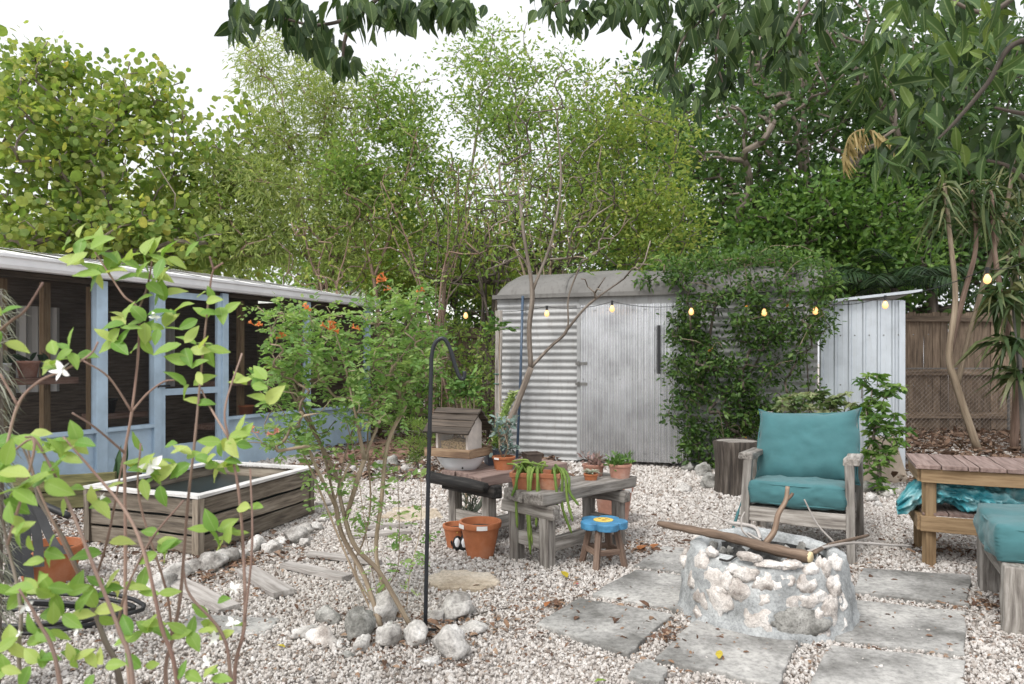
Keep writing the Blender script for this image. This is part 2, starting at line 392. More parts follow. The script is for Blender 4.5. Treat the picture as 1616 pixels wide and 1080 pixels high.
def gravel():
    src=bpy.data.collections.new('gravel_pieces')
    for i in range(8):
        b=MB(); b.blob((0,0,0),(1,U(.65,.95),U(.5,.75)),1,.45,1.1,0)
        me=b.mesh('gravel_piece'); me.materials.append(M['gravel']); o=bpy.data.objects.new('gravel_piece',me); src.objects.link(o)
    pts=[];scl=[]
    for y0,y1,den,sz in ((2.3,4.2,7200,.0076),(4.2,6.0,4800,.0090),(6.0,8.0,2200,.0125),(8.0,10.6,1000,.0175)):
        w=.78*y1+.6; n=int(den*(y1-y0)*2*w); p=np.stack([rng.uniform(-w,w,n),rng.uniform(y0,y1,n),np.zeros(n)],1)
        p[:,2]=rng.normal(0.002,.004,n)+.006*np.sin(p[:,0]*2.1+1)*np.sin(p[:,1]*1.7)
        k=np.abs(p[:,0])<.76*p[:,1]+.5; p=p[k]; pts.append(p); scl.append(sz*np.exp(rng.normal(0,.33,len(p))))
    pts=np.concatenate(pts); scl=np.concatenate(scl)
    me=bpy.data.meshes.new('gravel'); me.vertices.add(len(pts)); me.vertices.foreach_set('co',pts.astype(np.float32).ravel())
    a=me.attributes.new('size','FLOAT','POINT'); a.data.foreach_set('value',scl.astype(np.float32))
    a=me.attributes.new('turn','FLOAT_VECTOR','POINT'); a.data.foreach_set('vector',rng.uniform(0,6.28,(len(pts),3)).astype(np.float32).ravel())
    o=bpy.data.objects.new('gravel',me); COL.objects.link(o)
    props(o,'pale crushed coral gravel spread over the yard','gravel',kind='stuff')
    ng=bpy.data.node_groups.new('scatter_gravel','GeometryNodeTree')
    ng.interface.new_socket('Geometry',in_out='INPUT',socket_type='NodeSocketGeometry'); ng.interface.new_socket('Geometry',in_out='OUTPUT',socket_type='NodeSocketGeometry')
    gi=ng.nodes.new('NodeGroupInput'); go=ng.nodes.new('NodeGroupOutput'); ip=ng.nodes.new('GeometryNodeInstanceOnPoints')
    ci=ng.nodes.new('GeometryNodeCollectionInfo'); ci.inputs['Collection'].default_value=src; ci.inputs['Separate Children'].default_value=True; ci.inputs['Reset Children'].default_value=True
    ip.inputs['Pick Instance'].default_value=True
    na=ng.nodes.new('GeometryNodeInputNamedAttribute'); na.data_type='FLOAT'; na.inputs['Name'].default_value='size'
    nb=ng.nodes.new('GeometryNodeInputNamedAttribute'); nb.data_type='FLOAT_VECTOR'; nb.inputs['Name'].default_value='turn'
    L=ng.links.new
    L(gi.outputs[0],ip.inputs['Points']); L(ci.outputs[0],ip.inputs['Instance']); L(na.outputs[0],ip.inputs['Scale'])
    e2r=ng.nodes.new('FunctionNodeEulerToRotation'); L(nb.outputs[0],e2r.inputs[0]); L(e2r.outputs[0],ip.inputs['Rotation'])
    L(ip.outputs[0],go.inputs[0])
    m=o.modifiers.new('scatter','NODES'); m.node_group=ng
gravel()

# loose dry leaves lying everywhere on the gravel, and the mulch bank by the fence
def litter(name,label,n,area,size,mt,z0=.012,zj=.008):
    mb=MB(); C=np.array([area() for _ in range(n)]); C[:,2]=z0+rng.random(n)*zj
    A=rng.normal(size=(n,3)); A[:,2]*=.22
    mb.leaves(C,A,size*np.exp(rng.normal(0,.35,n)),.45,.75,'hex',.35)
    solo(name,mb,mt,(0,0,0),label,'leaf litter',kind='stuff')
def yard():
    y=3+7*random.random()**1.3; return (U(-.74,.74)*y,y,0)
litter('leaf_litter','small brown dry leaves scattered over the pale gravel',5200,yard,.020,M['litter'])
def around(c,r):
    def f():
        a=U(0,6.28); q=r*abs(random.gauss(0,.5)); return (c[0]+q*math.cos(a),c[1]+q*math.sin(a),0)
    return f
cl=[G(390,890),G(620,1010),G(880,960),G(1010,870),G(1060,1010),G(1300,900),G(1500,870),G(1560,960),G(330,915),G(700,1000)]
litter('leaf_litter','drifts of brown leaves gathered beside the rocks and slabs',1900,lambda:around(random.choice(cl),.55)(),.030,M['litter'],.014)
litter('leaf_mulch','thick brown leaf mulch in front of the wooden fence',9000,lambda:(U(3.9,10.5),U(7.4,12.6),0),.085,M['mulch'],.01,.07)
litter('leaf_mulch','brown leaf mulch under the shrubs between screen house and shed',4500,lambda:(U(-2.6,.6),U(7.6,12.3),0),.07,M['mulch'],.01,.05)
litter('leaf_mulch','dark dry leaves on the ground in front of the screen house',1500,lambda:(lambda y:(-.74*y+U(0,2.2),y,0))(U(4.6,6.8)),.045,M['mulch'],.012,.02)

# ================================================================ CORRUGATED SHED
SA=Vector((-.187,9.35,0)); SB=Vector((3.44,8.2,0)); SE=(SB-SA).normalized(); SL=(SB-SA).length; SN=Vector((SE.y,-SE.x,0))
if SN.y>0: SN=-SN
def S(s,z,out=0.0): return SA+SE*s+Vector((0,0,z))+SN*out
def Sp(px):
    k=(px-CENTRE)/FPX; return (k*SA.y-SA.x)/(SE.x-k*SE.y)
def Sy(px,py):
    s=Sp(px); q=SA+SE*s; return CAM_H-(py-HORIZON)*q.y/FPX
shed=thing('corrugated_shed','grey corrugated iron shed with rounded roof and bright metal door','shed',S(SL/2,0))
d0,d1=Sp(916),Sp(1086)
def hcorr(s0,s1,z0,z1,per=.084,amp=.0075):
    mb=MB(); n=int((z1-z0)/per*8)
    mb.sheet(lambda u,v:S(lerp(s0,s1,u),lerp(z0,z1,v),amp*math.sin((lerp(z0,z1,v))/per*2*math.pi)+.004*math.sin(u*9+v*3)),6,n); return mb
part('wall_sheet',hcorr(.0,d0-.02,.03,2.06),M['galv'],shed,True)
part('wall_sheet',hcorr(d1+.02,SL,.03,2.06),M['galv'],shed,True)
mb=MB(); mb.sheet(lambda u,v:S(lerp(d0-.02,d1+.02,u),lerp(1.95,2.06,v),.004*math.sin(u*30)),12,3); part('lintel',mb,M['galv'],shed)
# left end wall, back wall
mb=MB(); mb.beam(S(.02,1.02,-.05),S(.02,1.02,-2.0),.03,2.04); part('end_wall',mb,M['galv'],shed)
mb=MB(); mb.beam(S(0,1.02,-2.0),S(SL,1.02,-2.0),.03,2.04); part('back_wall',mb,M['galv'],shed)
# door
door=MB(); per=.068; n=int((d1-d0)/per*8)
door.sheet(lambda u,v:S(lerp(d0,d1,u),lerp(.05,1.95,v),.035+.020*math.sin(lerp(d0,d1,u)/per*2*math.pi)+.004*math.sin(v*7+u*3)),n,5)
dr=part('door',door,M['galv_door'],shed,True)
for a in (d0-.012,d1+.012):
    mb=MB(); mb.beam(S(a,.04,.03),S(a,1.96,.03),.045,.045,SN); part('door_frame',mb,M['galv'],dr)
for z in (Sy(920,574),Sy(920,606)):
    mb=MB(); mb.beam(S(d0-.05,z,.06),S(d0+.10,z,.06),.012,.035); mb.tube([S(d0-.01,z-.03,.066),S(d0-.01,z+.03,.066)],.012,8)
    part('latch',mb,M['old_roof'],dr)
mb=MB()
for k in range(9):
    for z in (.15,1.04,1.88): mb.blob(S(lerp(d0+.05,d1-.05,k/8),z,.05),(.009,.009,.009),1,.02)
part('screw_row',mb,M['old_roof'],dr,kind='stuff')
hs_=Sp(1041); mb=MB(); mb.beam(S(hs_,Sy(1041,590),.085),S(hs_,Sy(1041,514),.085),.04,.022,SN,2)
for z in (Sy(1041,585),Sy(1041,519)): mb.beam(S(hs_,z,.03),S(hs_,z,.085),.03,.03)
part('handle',mb,M['black'],dr,bevel=.004)
# rounded old roof
def roofz(t):
    pts=[(0,2.05),(.04,2.17),(.16,2.29),(.45,2.39),(1.0,2.47),(1.6,2.40),(2.05,2.1)]
    for (a,b),(c,d) in zip(pts,pts[1:]):
        if t<=c: return lerp(b,d,(t-a)/(c-a))
    return 2.1
def roof(u,v):
    s=lerp(-.05,SL+.06,u); t=2.05*(v**1.35); z=roofz(t)
    e=max(0,(.34-(s+.05))/.34); z=2.05+(z-2.05)*math.sqrt(max(0,1-e*e))
    z+=.012*math.sin(s*4.1+t*3)+.008*noise.noise(Vector((s*3,t*5,0)))
    return S(s,z,.05-t)
mb=MB(); mb.sheet(roof,60,24); rf=part('roof',mb,M['old_roof'],shed,True)
mb=MB()
for s in (.9,1.85,2.8): mb.tube([Vector(roof((s+.05)/(SL+.11),v/14))+Vector((0,0,.006)) for v in range(15)],.012,5)
part('roof_seam',mb,M['old_roof'],rf)
mb=MB(); mb.beam(S(-.05,2.075,.055),S(SL+.05,2.075,.055),.014,.05,(0,0,1),8,.004); part('eave_trim',mb,M['old_roof'],shed)

# grey post at the shed's left corner and the dark blue pole leaning on the shed
a=G(787,730); a.y=9.0; a.x=(786-CENTRE)*9.0/FPX; a.z=0
mb=MB(); mb.beam(a+Vector((0,0,-.05)),a+Vector((.01,0,1.88)),.085,.085,(0,1,0),5,.004)
po=solo('timber_post',mb,M['grey_wood'],a,'grey timber post standing at the left corner of the corrugated shed','post',bevel=.005)
tie=plain('green tie',(.02,.12,.08),.5)
for z in (.98,1.10):
    mb=MB(); mb.tube([a+Vector((.055*math.cos(q),.055*math.sin(q),z)) for q in [i*.7 for i in range(10)]],.006,5); part('cable_tie',mb,tie,po)
s_=Sp(826); mb=MB(); mb.tube([S(s_-.02,.0,.22),S(s_,1.0,.13),S(s_+.01,Sy(826,468),.065)],.017,8)
solo('leaning_pole',mb,plain('dark blue painted pole',(.045,.075,.12),.4,var=.2),S(s_-.02,0,.22),'thin dark blue pole leaning against the corrugated wall left of the door','pole',smooth=True)

# ================================================================ RIBBED LEAN-TO
LA=SB+SE*.02; LC=SB+SE*.867; LE=(LC-LA).normalized(); LL=(LC-LA).length; LN=Vector((LE.y,-LE.x,0))
if LN.y>0: LN=-LN
def Lp(s,z,out=0.0): return LA+LE*s+Vector((0,0,z))+LN*out
lean=thing('ribbed_metal_lean_to','pale blue white ribbed metal cabinet beside the corrugated shed','lean-to',Lp(LL/2,0))
def ribwall(s0,s1):
    mb=MB(); xs=[]; s=s0
    while s<s1:
        for a,o in ((0,0),(.012,.014),(.030,.014),(.042,0),(.088,.0015),(.094,.003),(.1,.0015)): xs.append((s+a,o))
        s+=.145
    xs=[q for q in xs if q[0]<=s1]+[(s1,0)]
    mb.sheet(lambda u,v:Lp(xs[int(round(u*(len(xs)-1)))][0],lerp(.0 if False else .04,1.93,v),xs[int(round(u*(len(xs)-1)))][1]),len(xs),6); return mb
part('ribbed_panel',ribwall(0,LL),M['bluewhite'],lean)
mb=MB(); mb.beam(Lp(LL-.02,.97,-.02),Lp(LL-.02,.97,-1.2),.02,1.86); part('side_wall',mb,M['bluewhite'],lean)
mb=MB(); mb.beam(Lp(LL-.02,.04,.018),Lp(LL-.02,1.92,.018),.06,.03,LN); part('corner_trim',mb,M['bluewhite'],lean)
mb=MB(); mb.sheet(lambda u,v:Lp(lerp(-.1,LL+.16,u),1.925+.11*u+.012*v*0,lerp(.10,-1.3,v)),10,4)
mb.sheet(lambda u,v:Lp(lerp(-.1,LL+.16,u),1.895+.11*u+.03*v,.102),10,2)
part('lid_roof',mb,M['bluewhite'],lean)
mb=MB()
for k in range(8):
    for z in (.45,1.0,1.55): mb.blob(Lp(.07+k*.145,z,.006),(.008,.008,.008),1,.02)
part('screw_row',mb,M['old_roof'],lean,kind='stuff')
mb=MB(); mb.tube([Lp(LL-.42,1.0,.02),Lp(LL-.42,1.0,.05),Lp(LL-.42,.86,.05),Lp(LL-.42,.86,.02)],.008,6); part('handle',mb,M['old_roof'],lean)
q=[(1362,764),(1436,766),(1412,690),(1372,690)]
mb=MB(); qq=[P(x,y,7.55) for x,y in q]; ba=Vector((.02,.06,0))
mb.add([tuple(v) for v in qq]+[tuple(v+ba) for v in qq],[(0,1,2,3),(7,6,5,4),(0,4,5,1),(1,5,6,2),(2,6,7,3),(3,7,4,0)])
solo('tan_board',mb,M['tan_board'],qq[0],'tan stained board leaning at the foot of the ribbed metal cabinet','board')

# ================================================================ FENCES
def fence(name,label,x0,x1,y,h,rails,slope=0.0):
    t=thing(name,label,'fence',((x0+x1)/2,y,0)); x=x0
    while x<x1:
        w=U(.125,.15); mb=MB(); yy=y+(x-x0)*slope
        mb.beam((x+w/2,yy+U(-.006,.006),-.02),(x+w/2+U(-.006,.006),yy+U(-.01,.01),h+U(-.025,.02)),w,.022,(0,1,0),3,.003); part('fence_board',mb,M['fence_wood'],t)
        x+=w+U(.003,.012)
    for z in rails:
        mb=MB(); mb.beam((x0,y-.045,z),(x1,y-.045+(x1-x0)*slope,z),.05,.10,(0,0,1),6,.003); part('rail',mb,M['fence_wood'],t)
    return t
fence('board_fence','brown board fence with rails behind the ribbed metal cabinet',5.6,11.6,12.7,2.09,(.3,1.05,1.98))
fence('board_fence','shaded brown board fence between the screen house and shed',-3.6,.6,13.2,1.85,(.3,1.0,1.7))
cl_=thing('chain_link_fence','rusty chain link fence standing in front of the board fence','fence',(8.5,12.3,0))
mb=MB()
def wire(a,b): mb.tube([a,b],.0034,3,False)
x0,x1,h=6.2,11.2,1.12; st=.075
k=int((x1-x0+h)/st)
for i in range(k):
    xs=x0-h+i*st
    a=max(xs,x0); b=min(xs+h,x1)
    if b>a:
        wire((a,12.3,a-xs),(b,12.3,b-xs)); wire((a,12.304,h-(a-xs)),(b,12.304,h-(b-xs)))
part('mesh_wire',mb,plain('rusty wire',(.20,.165,.14),.6,var=.3),cl_,kind='stuff')
for x in (6.6,8.4,10.2):
    mb=MB(); mb.tube([(x,12.33,0),(x,12.33,1.16)],.022,8); part('fence_post',mb,M['old_roof'],cl_)
mb=MB(); mb.tube([(6.2,12.33,1.12),(11.2,12.33,1.12)],.012,6); part('top_rail',mb,M['old_roof'],cl_)

# ================================================================ SCREEN HOUSE (pale blue)
def Wy(px): return (-4.156-.468*7.05)/((px-CENTRE)/FPX-.468)
WN=Vector((.906,-.424,0)); WD=Vector((-.424,-.906,0))
def W(px,z,out=0.0):
    y=Wy(px); return Vector((-4.156+.468*(y-7.05),y,z))+WN*out
W1=W(578,0); W0=W(-140,0); WL=(W0-W1).length
def Ws(s,z,out=0.0): return W1+WD*s+Vector((0,0,z))+WN*out
def Wps(px): return (W(px,0)-W1).length
gh=thing('screen_house','pale blue screened garden house with white gutter and dark interior','screen house',Ws(WL/2,0))
SILL=.57
def wbeam(s0,s1,z,w,h,out=0.0): b=MB(); b.beam(Ws(s0,z,out),Ws(s1,z,out),w,h,(0,0,1),4); return b
def wpost(px,wid,z0,z1,out=.012,dep=.09): b=MB(); s=Wps(px); b.beam(Ws(s,z0,out),Ws(s,z1,out),wid,dep,WN,2); return b
sD0,sD1=Wps(244),Wps(351)
bays=[(0.0,Wps(483)),(Wps(483),sD1),(sD0,Wps(156)),(Wps(156),WL)]
for a,b in bays:
    part('kick_panel',wbeam(a+.03,b-.03,SILL/2,.03,SILL-.01),M['blue'],gh)
    part('sill',wbeam(a+.03,b-.03,SILL+.012,.10,.035,.01),M['blue'],gh)
    m2=MB(); m2.sheet(lambda u,v,a=a,b=b:Ws(lerp(a+.04,b-.04,u),lerp(SILL+.03,2.03,v),-.01),2,2); part('screen',m2,M['screen'],gh)
for px,w in ((578,.07),(483,.07),(351,.09),(244,.09),(156,.12)):
    part('wall_post',wpost(px,w,0,2.06),M['blue'],gh,bevel=.006)
m2=MB(); s=Wps(250); m2.beam(Ws(s+.05,1.0,.07),Ws(s+.05,1.1,.07),.02,.02)
part('shade_dark_header',wbeam(0,WL,2.045,.08,.05,-.03),M['roof_wood'],gh)  # dark wood colour stands in for the shadow below the gutter
# door
dm=(sD0+sD1)/2
dz=[(.06,.10),(Sy(300,617) if False else 1.3-(617-565)*Wy(300)/FPX,.07),(1.99,.07)]
m2=MB()
for z,h in dz: m2.beam(Ws(sD1+.05,z,.015),Ws(sD0-.05,z,.015),.04,h,(0,0,1),1)
for s in (sD1+.075,sD0-.075): m2.beam(Ws(s,.02,.0155),Ws(s,2.02,.0155),.06,.042,WN,1)
dp=part('door',m2,M['blue'],gh)
m2=MB(); m2.beam(Ws(sD1+.1,.22,.01),Ws(sD0-.1,.22,.01),.02,.26,(0,0,1),1); part('kick_panel',m2,M['blue'],dp)
m2=MB(); m2.sheet(lambda u,v:Ws(lerp(sD1+.09,sD0-.09,u),lerp(.35,1.97,v),.0),2,2); part('screen',m2,M['screen'],dp)
m2=MB(); s=sD0-.02; z=1.0; m2.tube([Ws(s-.12,z,.06),Ws(s-.05,z,.075),Ws(s+.02,z,.06),Ws(s+.02,z-.03,.04)],.012,7); part('latch',m2,M['blacksteel'],dp)
# gutter and roof
gz=2.075
m2=MB(); prof=[(.03,0),(.14,0),(.155,.03),(.155,.09),(.175,.095),(.175,.125),(.165,.125),(.03,.11)]
s0,s1=-.12,WL
vs=[tuple(Ws(s,gz+z,o)) for s in (s0,s1) for o,z in prof]; n=len(prof)
m2.add(vs,[(i,(i+1)%n,n+(i+1)%n,n+i) for i in range(n)]+[tuple(range(n-1,-1,-1)),tuple(range(n,2*n))]); part('gutter',m2,M['white'],gh,bevel=.004)
rt=None
s=-.15; k=0
while s<WL:
    w=U(.52,.62); m2=MB()
    zz=U(0,.012)
    m2.sheet(lambda u,v:Ws(s+u*(w+.05),gz+.095+zz+.17*(v*2.6)+.010*math.sin(u*6+v*4)+.014*(u>.9)*1, .14-v*2.6),6,8)
    m2.sheet(lambda u,v:Ws(s+u*(w+.05),gz+.095+zz+.010*math.sin(u*6)-.022*(1-v),.142),6,2)
    part('roof_sheet',m2,M['roof_white'],gh); s+=w
m2=MB(); m2.sheet(lambda u,v:Ws(lerp(0,WL,u),2.04+.16*v*2.3,-v*2.3),4,3); part('ceiling',m2,M['inner_wood'],gh)
m2=MB(); m2.beam(Ws(0,1.2,-2.2),Ws(WL,1.2,-2.2),.03,2.4); part('back_wall',m2,M['inner_wood'],gh)
m2=MB(); m2.beam(Ws(0,1.1,0),Ws(0,1.1,-2.2),.03,2.2); part('end_wall',m2,M['inner_wood'],gh)
m2=MB(); m2.beam(Ws(0,.02,-1.1),Ws(WL,.02,-1.1),2.1,.04,(0,0,1),2); part('floor',m2,M['roof_wood'],gh)
for a,b,z,o in ((Wps(140),WL,.5+.58,-.32),(0.1,Wps(365),.98,-.45),(Wps(330),Wps(260),.62,-1.2),(0.1,Wps(365),.45,-.45)):
    part('shelf',wbeam(a,b,z,.34,.06,o),M['red_deck'],gh)
for px in (60,128,200,430,520):
    s=Wps(px); m2=MB(); m2.beam(Ws(s,0,-.55),Ws(s,2.05,-.55),.07,.07,WN,1); part('inner_post',m2,M['yellow_wood'],gh)
for px,w in ((75,.22),(95,.10),(270,.5),(440,.3)):
    s=Wps(px); m2=MB(); m2.sheet(lambda u,v:Ws(s+u*w,lerp(.9,1.9,v),-1.9+.03*math.sin(u*25)),12,3); part('hanging_cloth',m2,M['house_wall'],gh)
def potprof(rb,rt,h,rim=.16,t=.010):
    return [(rb*.85,0),(rb,.004),(rb+(rt-rb)*(1-rim)*.92,h*(1-rim)),(rt*1.0,h*(1-rim)+.002),(rt*1.03,h*.97),(rt*1.01,h),(rt-t*1.3,h),(rt-t*1.6,h*.9),(rt-t*2.4,h*.78)]
zs=1.08+.032
def inner_pot(px,rt,h,mt,label,leafs):
    b=Ws(Wps(px),zs,-.30); t=thing('flower_pot',label,'pot',b)
    m=MB(); m.lathe(potprof(rt*.72,rt,h),b,20); part('pot',m,mt,t,True)
    m=MB(); C=np.array([b+Vector((U(-.05,.05),U(-.05,.05),h)) for _ in range(leafs)]); A=rng.normal(size=(leafs,3)); A[:,2]=np.abs(A[:,2])
    m.leaves(C,A,.12,.6,.5,'hex'); part('foliage',m,M_dark,t)
M_dark=leafm('dark house plant leaf',[(0,(.01,.03,.012)),(1,(.03,.07,.03))],.4,.1)
inner_pot(33,.085,.14,M['enamel'],'white pot with dark leaves on the screen house shelf',14)
inner_pot(76,.10,.16,M['terra_pink'],'pinkish ribbed pot on the screen house shelf',4)
inner_pot(109,.085,.15,plain('speckled pot',(.25,.27,.29),.6,var=.6,scale=30),'speckled grey pot on the screen house shelf beside the post',4)
rr=[(285,.62),(430,.48),(520,1.0),(470,1.01),(400,1.01)]
for i,(px,z) in enumerate(rr):
    b=Ws(Wps(px),z+.03,-.45 if i else -1.2); m=MB(); m.lathe(potprof(.07,.10,.17),b,16)
    solo('flower_pot',m,M['terra'] if i%2 else M['black'],b,['black pot on the inner shelf behind the screen door','terracotta pot low behind the right hand screens','dark pot nearest the far end of the upper inner shelf','terracotta pot in the middle of the upper inner shelf','dark pot at the door end of the upper inner shelf'][i],'pot',smooth=True)

# far white house behind the screen house
hy=19.0
hs2=thing('white_house','white house with pale metal roof far behind the screen house','house',(-3.6,hy+2,0))
def HX(px): return (px-CENTRE)*hy/FPX
m2=MB(); m2.beam((HX(330),hy+3,1.1),(HX(790),hy+3,1.1),5.6,2.2,(0,0,1),1); part('wall',m2,M['house_wall'],hs2)
m2=MB(); m2.sheet(lambda u,v:(lerp(HX(300),HX(800),u),hy-.3+v*3.6,2.3+v*1.15+.02*math.sin(u*240)),121,3); m2.sheet(lambda u,v:(lerp(HX(300),HX(800),u),hy-.3,2.18+.12*v),2,2); part('roof',m2,M['roof_white'],hs2)
for px in (420,520,720):
    m2=MB(); m2.beam((HX(px),hy+.18,1.35),(HX(px)+.9,hy+.18,1.35),.05,.9); w_=part('window',m2,M['white'],hs2)
    m2=MB(); m2.beam((HX(px)+.08,hy+.15,1.35),(HX(px)+.82,hy+.15,1.35),.03,.76); part('pane',m2,plain('dark window glass',(.03,.035,.04),.1),w_)
# ================================================================ TREES
class Grow:
    def __init__(s,trunks):
        s.pos=[];s.par=[];s.paths=[]
        for tr in trunks:
            tr=curve(tr,5) if len(tr)>2 else [Vector(q) for q in tr]; ids=[]; prev=-1
            if s.pos and tr and min((tr[0]-q).length for q in s.pos)<.12:
                prev=min(range(len(s.pos)),key=lambda i:(tr[0]-s.pos[i]).length); ids=[prev]; tr=tr[1:]
            for q in tr: s.pos.append(q); s.par.append(prev); prev=len(s.pos)-1; ids.append(prev)
            s.paths.append(ids)
        s.base=s.pos[0].copy()
    def to(s,targets,step=.28,jit=.05,sag=.12,back=.55):
        targets=sorted(targets,key=lambda t:(t-s.base).length)
        for t in targets:
            A=np.array([tuple(q) for q in s.pos]); T=np.array(tuple(t)); d=np.linalg.norm(A-T,axis=1)
            dz=A[:,2]-(T[2]-.15*d); c=d+np.where(dz>0,dz*1.6,0)
            i=int(np.argmin(c)); p0=s.pos[i]; L=(t-p0).length; n=max(2,int(L/step))
            q=s.par[i]; d0=(p0-s.pos[q]).normalized() if q>=0 else Vector((0,0,1))
            c1=p0+(d0*.5+Vector((0,0,.5)))*L*.4; prev=i; ids=[i]
            for k in range(1,n+1):
                f=k/n; x=p0*(1-f)**2+c1*2*f*(1-f)+t*f*f
                if k<n: x+=Vector((U(-jit,jit),U(-jit,jit),U(-jit,jit)))*L**.5
                s.pos.append(x); s.par.append(prev); prev=len(s.pos)-1; ids.append(prev)
            s.paths.append(ids)
    def mesh(s,tip=.006,ex=2.4,maxr=1,n=5):
        N=len(s.pos); a=np.zeros(N); kids=np.zeros(N,int)
        for i in range(N):
            if s.par[i]>=0: kids[s.par[i]]+=1
        a[kids==0]=tip**ex
        for i in range(N-1,-1,-1):
            if a[i]==0: a[i]=tip**ex
            if s.par[i]>=0: a[s.par[i]]+=a[i]
        r=np.minimum(a**(1/ex),maxr); mb=MB()
        for k,ids in enumerate(s.paths):
            if len(ids)<2: continue
            rr=[r[i] for i in ids]; rr[0]=min(rr[0],rr[1]*1.25)
            mb.tube([s.pos[i] for i in ids],rr,n if k else n+3,True)
        return mb
def ell(c,rx,ry,rz,n,shell=.35):
    out=[]
    for _ in range(n):
        v=Vector((random.gauss(0,1),random.gauss(0,1),random.gauss(0,1))).normalized()*(shell+(1-shell)*random.random()**.5)
        out.append(Vector((c.x+v.x*rx,c.y+v.y*ry,c.z+v.z*rz)))
    return out
def pell(px,py,d,rx,rz,n,ry=None):
    k=d/FPX; return ell(P(px,py,d),rx*k,ry or (rx+rz)*.4*k,rz*k,n)
def tufts(mb,pts,per,spread,ln,W,shape='rhomb',up=.5,droop=0,axis_up=.2,fold=.15,flat=.7,rn=None):
    """leaves gathered round every twig end"""
    C=np.array([tuple(p) for p in pts]); N=len(C)*per
    o=rng.normal(size=(N,3)); o*=np.minimum(1,1.9/np.maximum(np.linalg.norm(o,axis=1,keepdims=True),1e-6))*spread; o[:,2]*=flat; B=np.repeat(C,per,0)
    A=nrm(o)+rng.normal(size=(N,3))*.6; A[:,2]+=axis_up
    tone=np.clip(np.repeat(rng.random(len(C)),per)*.55+rng.random(N)*.45,0,1) if rn is None else rn
    mb.leaves(B+o,A,ln*np.exp(rng.normal(0,.22,N)),W,up,shape,fold,droop,tone); return mb

LF={}
LF['grape']=leafm('sea grape leaf',[(0,(.11,.20,.055)),(.4,(.22,.31,.085)),(.8,(.38,.43,.13)),(1,(.54,.48,.13))],.45,.5)
LF['grape_o']=leafm('sea grape leaf singly',[(0,(.13,.23,.06)),(.5,(.26,.35,.10)),(.85,(.42,.46,.14)),(1,(.58,.48,.12))],.45,.5,True)
LF['wisp']=leafm('fine grey green leaf',[(0,(.17,.24,.08)),(.5,(.32,.39,.14)),(1,(.48,.50,.23))],.5,.5)
LF['mid']=leafm('mid green leaf',[(0,(.11,.21,.055)),(.5,(.23,.34,.095)),(1,(.39,.45,.15))],.45,.5)
LF['yellow']=leafm('yellow green leaf',[(0,(.15,.24,.06)),(.5,(.27,.36,.09)),(1,(.46,.45,.13))],.5,.5)
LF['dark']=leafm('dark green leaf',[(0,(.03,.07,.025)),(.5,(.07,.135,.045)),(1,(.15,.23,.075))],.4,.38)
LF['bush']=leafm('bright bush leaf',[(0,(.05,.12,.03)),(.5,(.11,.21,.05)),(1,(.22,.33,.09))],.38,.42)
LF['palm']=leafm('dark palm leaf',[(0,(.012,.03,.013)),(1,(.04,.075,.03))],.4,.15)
LF['deadpalm']=leafm('yellow dry palm leaf',[(0,(.24,.18,.07)),(1,(.42,.33,.16))],.6,.3)
LF['strap']=leafm('strap leaf',[(0,(.03,.06,.02)),(.6,(.08,.12,.045)),(1,(.2,.2,.1))],.45,.25)

def tree(name,label,trunks,targets,bark,leafmat,leafspec,group='trees beyond the yard',tip=.006,maxr=.2,step=.28,jit=.05,extra=None,ex=2.4):
    b=trunks[0][0]; t=thing(name,label,'tree',b,group); g=Grow(trunks); g.to(targets,step,jit)
    part('trunk',g.mesh(tip,ex,maxr),bark,t,True)
    mb=MB(); leafspec(mb,g,targets); part('crown',mb,leafmat,t)
    if extra: extra(t,g,targets)
    return t
def tips(g,frac=.5):
    return [g.pos[i] for p in g.paths[1:] for i in p[int(len(p)*(1-frac)):]]

# --- sea grape, left
tg=pell(60,230,11.5,130,140,85)+pell(220,260,12,150,110,100)+pell(400,250,12.6,60,90,30)+pell(40,110,12,90,60,40)+pell(200,150,12.4,110,50,34)+pell(330,320,12.5,100,90,40)+pell(40,350,11,100,50,30)+pell(250,370,11.5,160,40,40)+pell(150,180,12.5,120,70,30)+pell(-60,250,11.5,70,160,25)
def grape_extra(t,g,targets):
    m=MB(); m.leaves([(0,0,0)],[(1,0,0)],1.0,.98,1,'round',.1); me=m.mesh('leaf'); me.materials.append(LF['grape_o'])
    pts=sorted(tips(g,.6),key=lambda p:p.y+U(-.8,.3))[:380]; random.shuffle(pts)
    for p in pts[:300]:
        a=Vector((U(-1,1),U(-1.2,.4),U(-.3,.8))); nn=Vector((U(-.7,.7),U(-1,-.1),U(.1,1)))
        inst('leaf',me,t,p+a*.05,frame(a,nn),U(.095,.15))
tree('sea_grape_tree','broad sea grape tree with big round yellow green leaves','x' and [[Vector((-5.2,11.6,0)),P(110,395,11.6),P(130,330,11.7),P(90,270,11.6)],[P(110,395,11.6),P(60,300,11.4),P(20,230,11.3)],[P(130,330,11.7),P(190,290,11.8),P(250,230,12)]],
  tg,M['bark'],LF['grape'],lambda mb,g,t:tufts(mb,tips(g,.75),7,.22,.098,.9,'round',.25,0,.15),extra=grape_extra,tip=.010,jit=.07)
# --- more sea grape foliage behind, lower
tree('sea_grape_tree','sea grape low behind the screen house roof with yellow and orange leaves',[[Vector((-7.6,12.6,0)),Vector((-7.5,12.6,1.6)),P(110,370,12.6)]],
  pell(60,385,12.6,140,30,28)+pell(300,400,12.6,130,35,26)+pell(10,400,12.6,60,30,8),M['bark'],LF['grape'],lambda mb,g,t:tufts(mb,tips(g,.7),9,.22,.11,.95,'round',.3,0,.2),tip=.010,jit=.07)
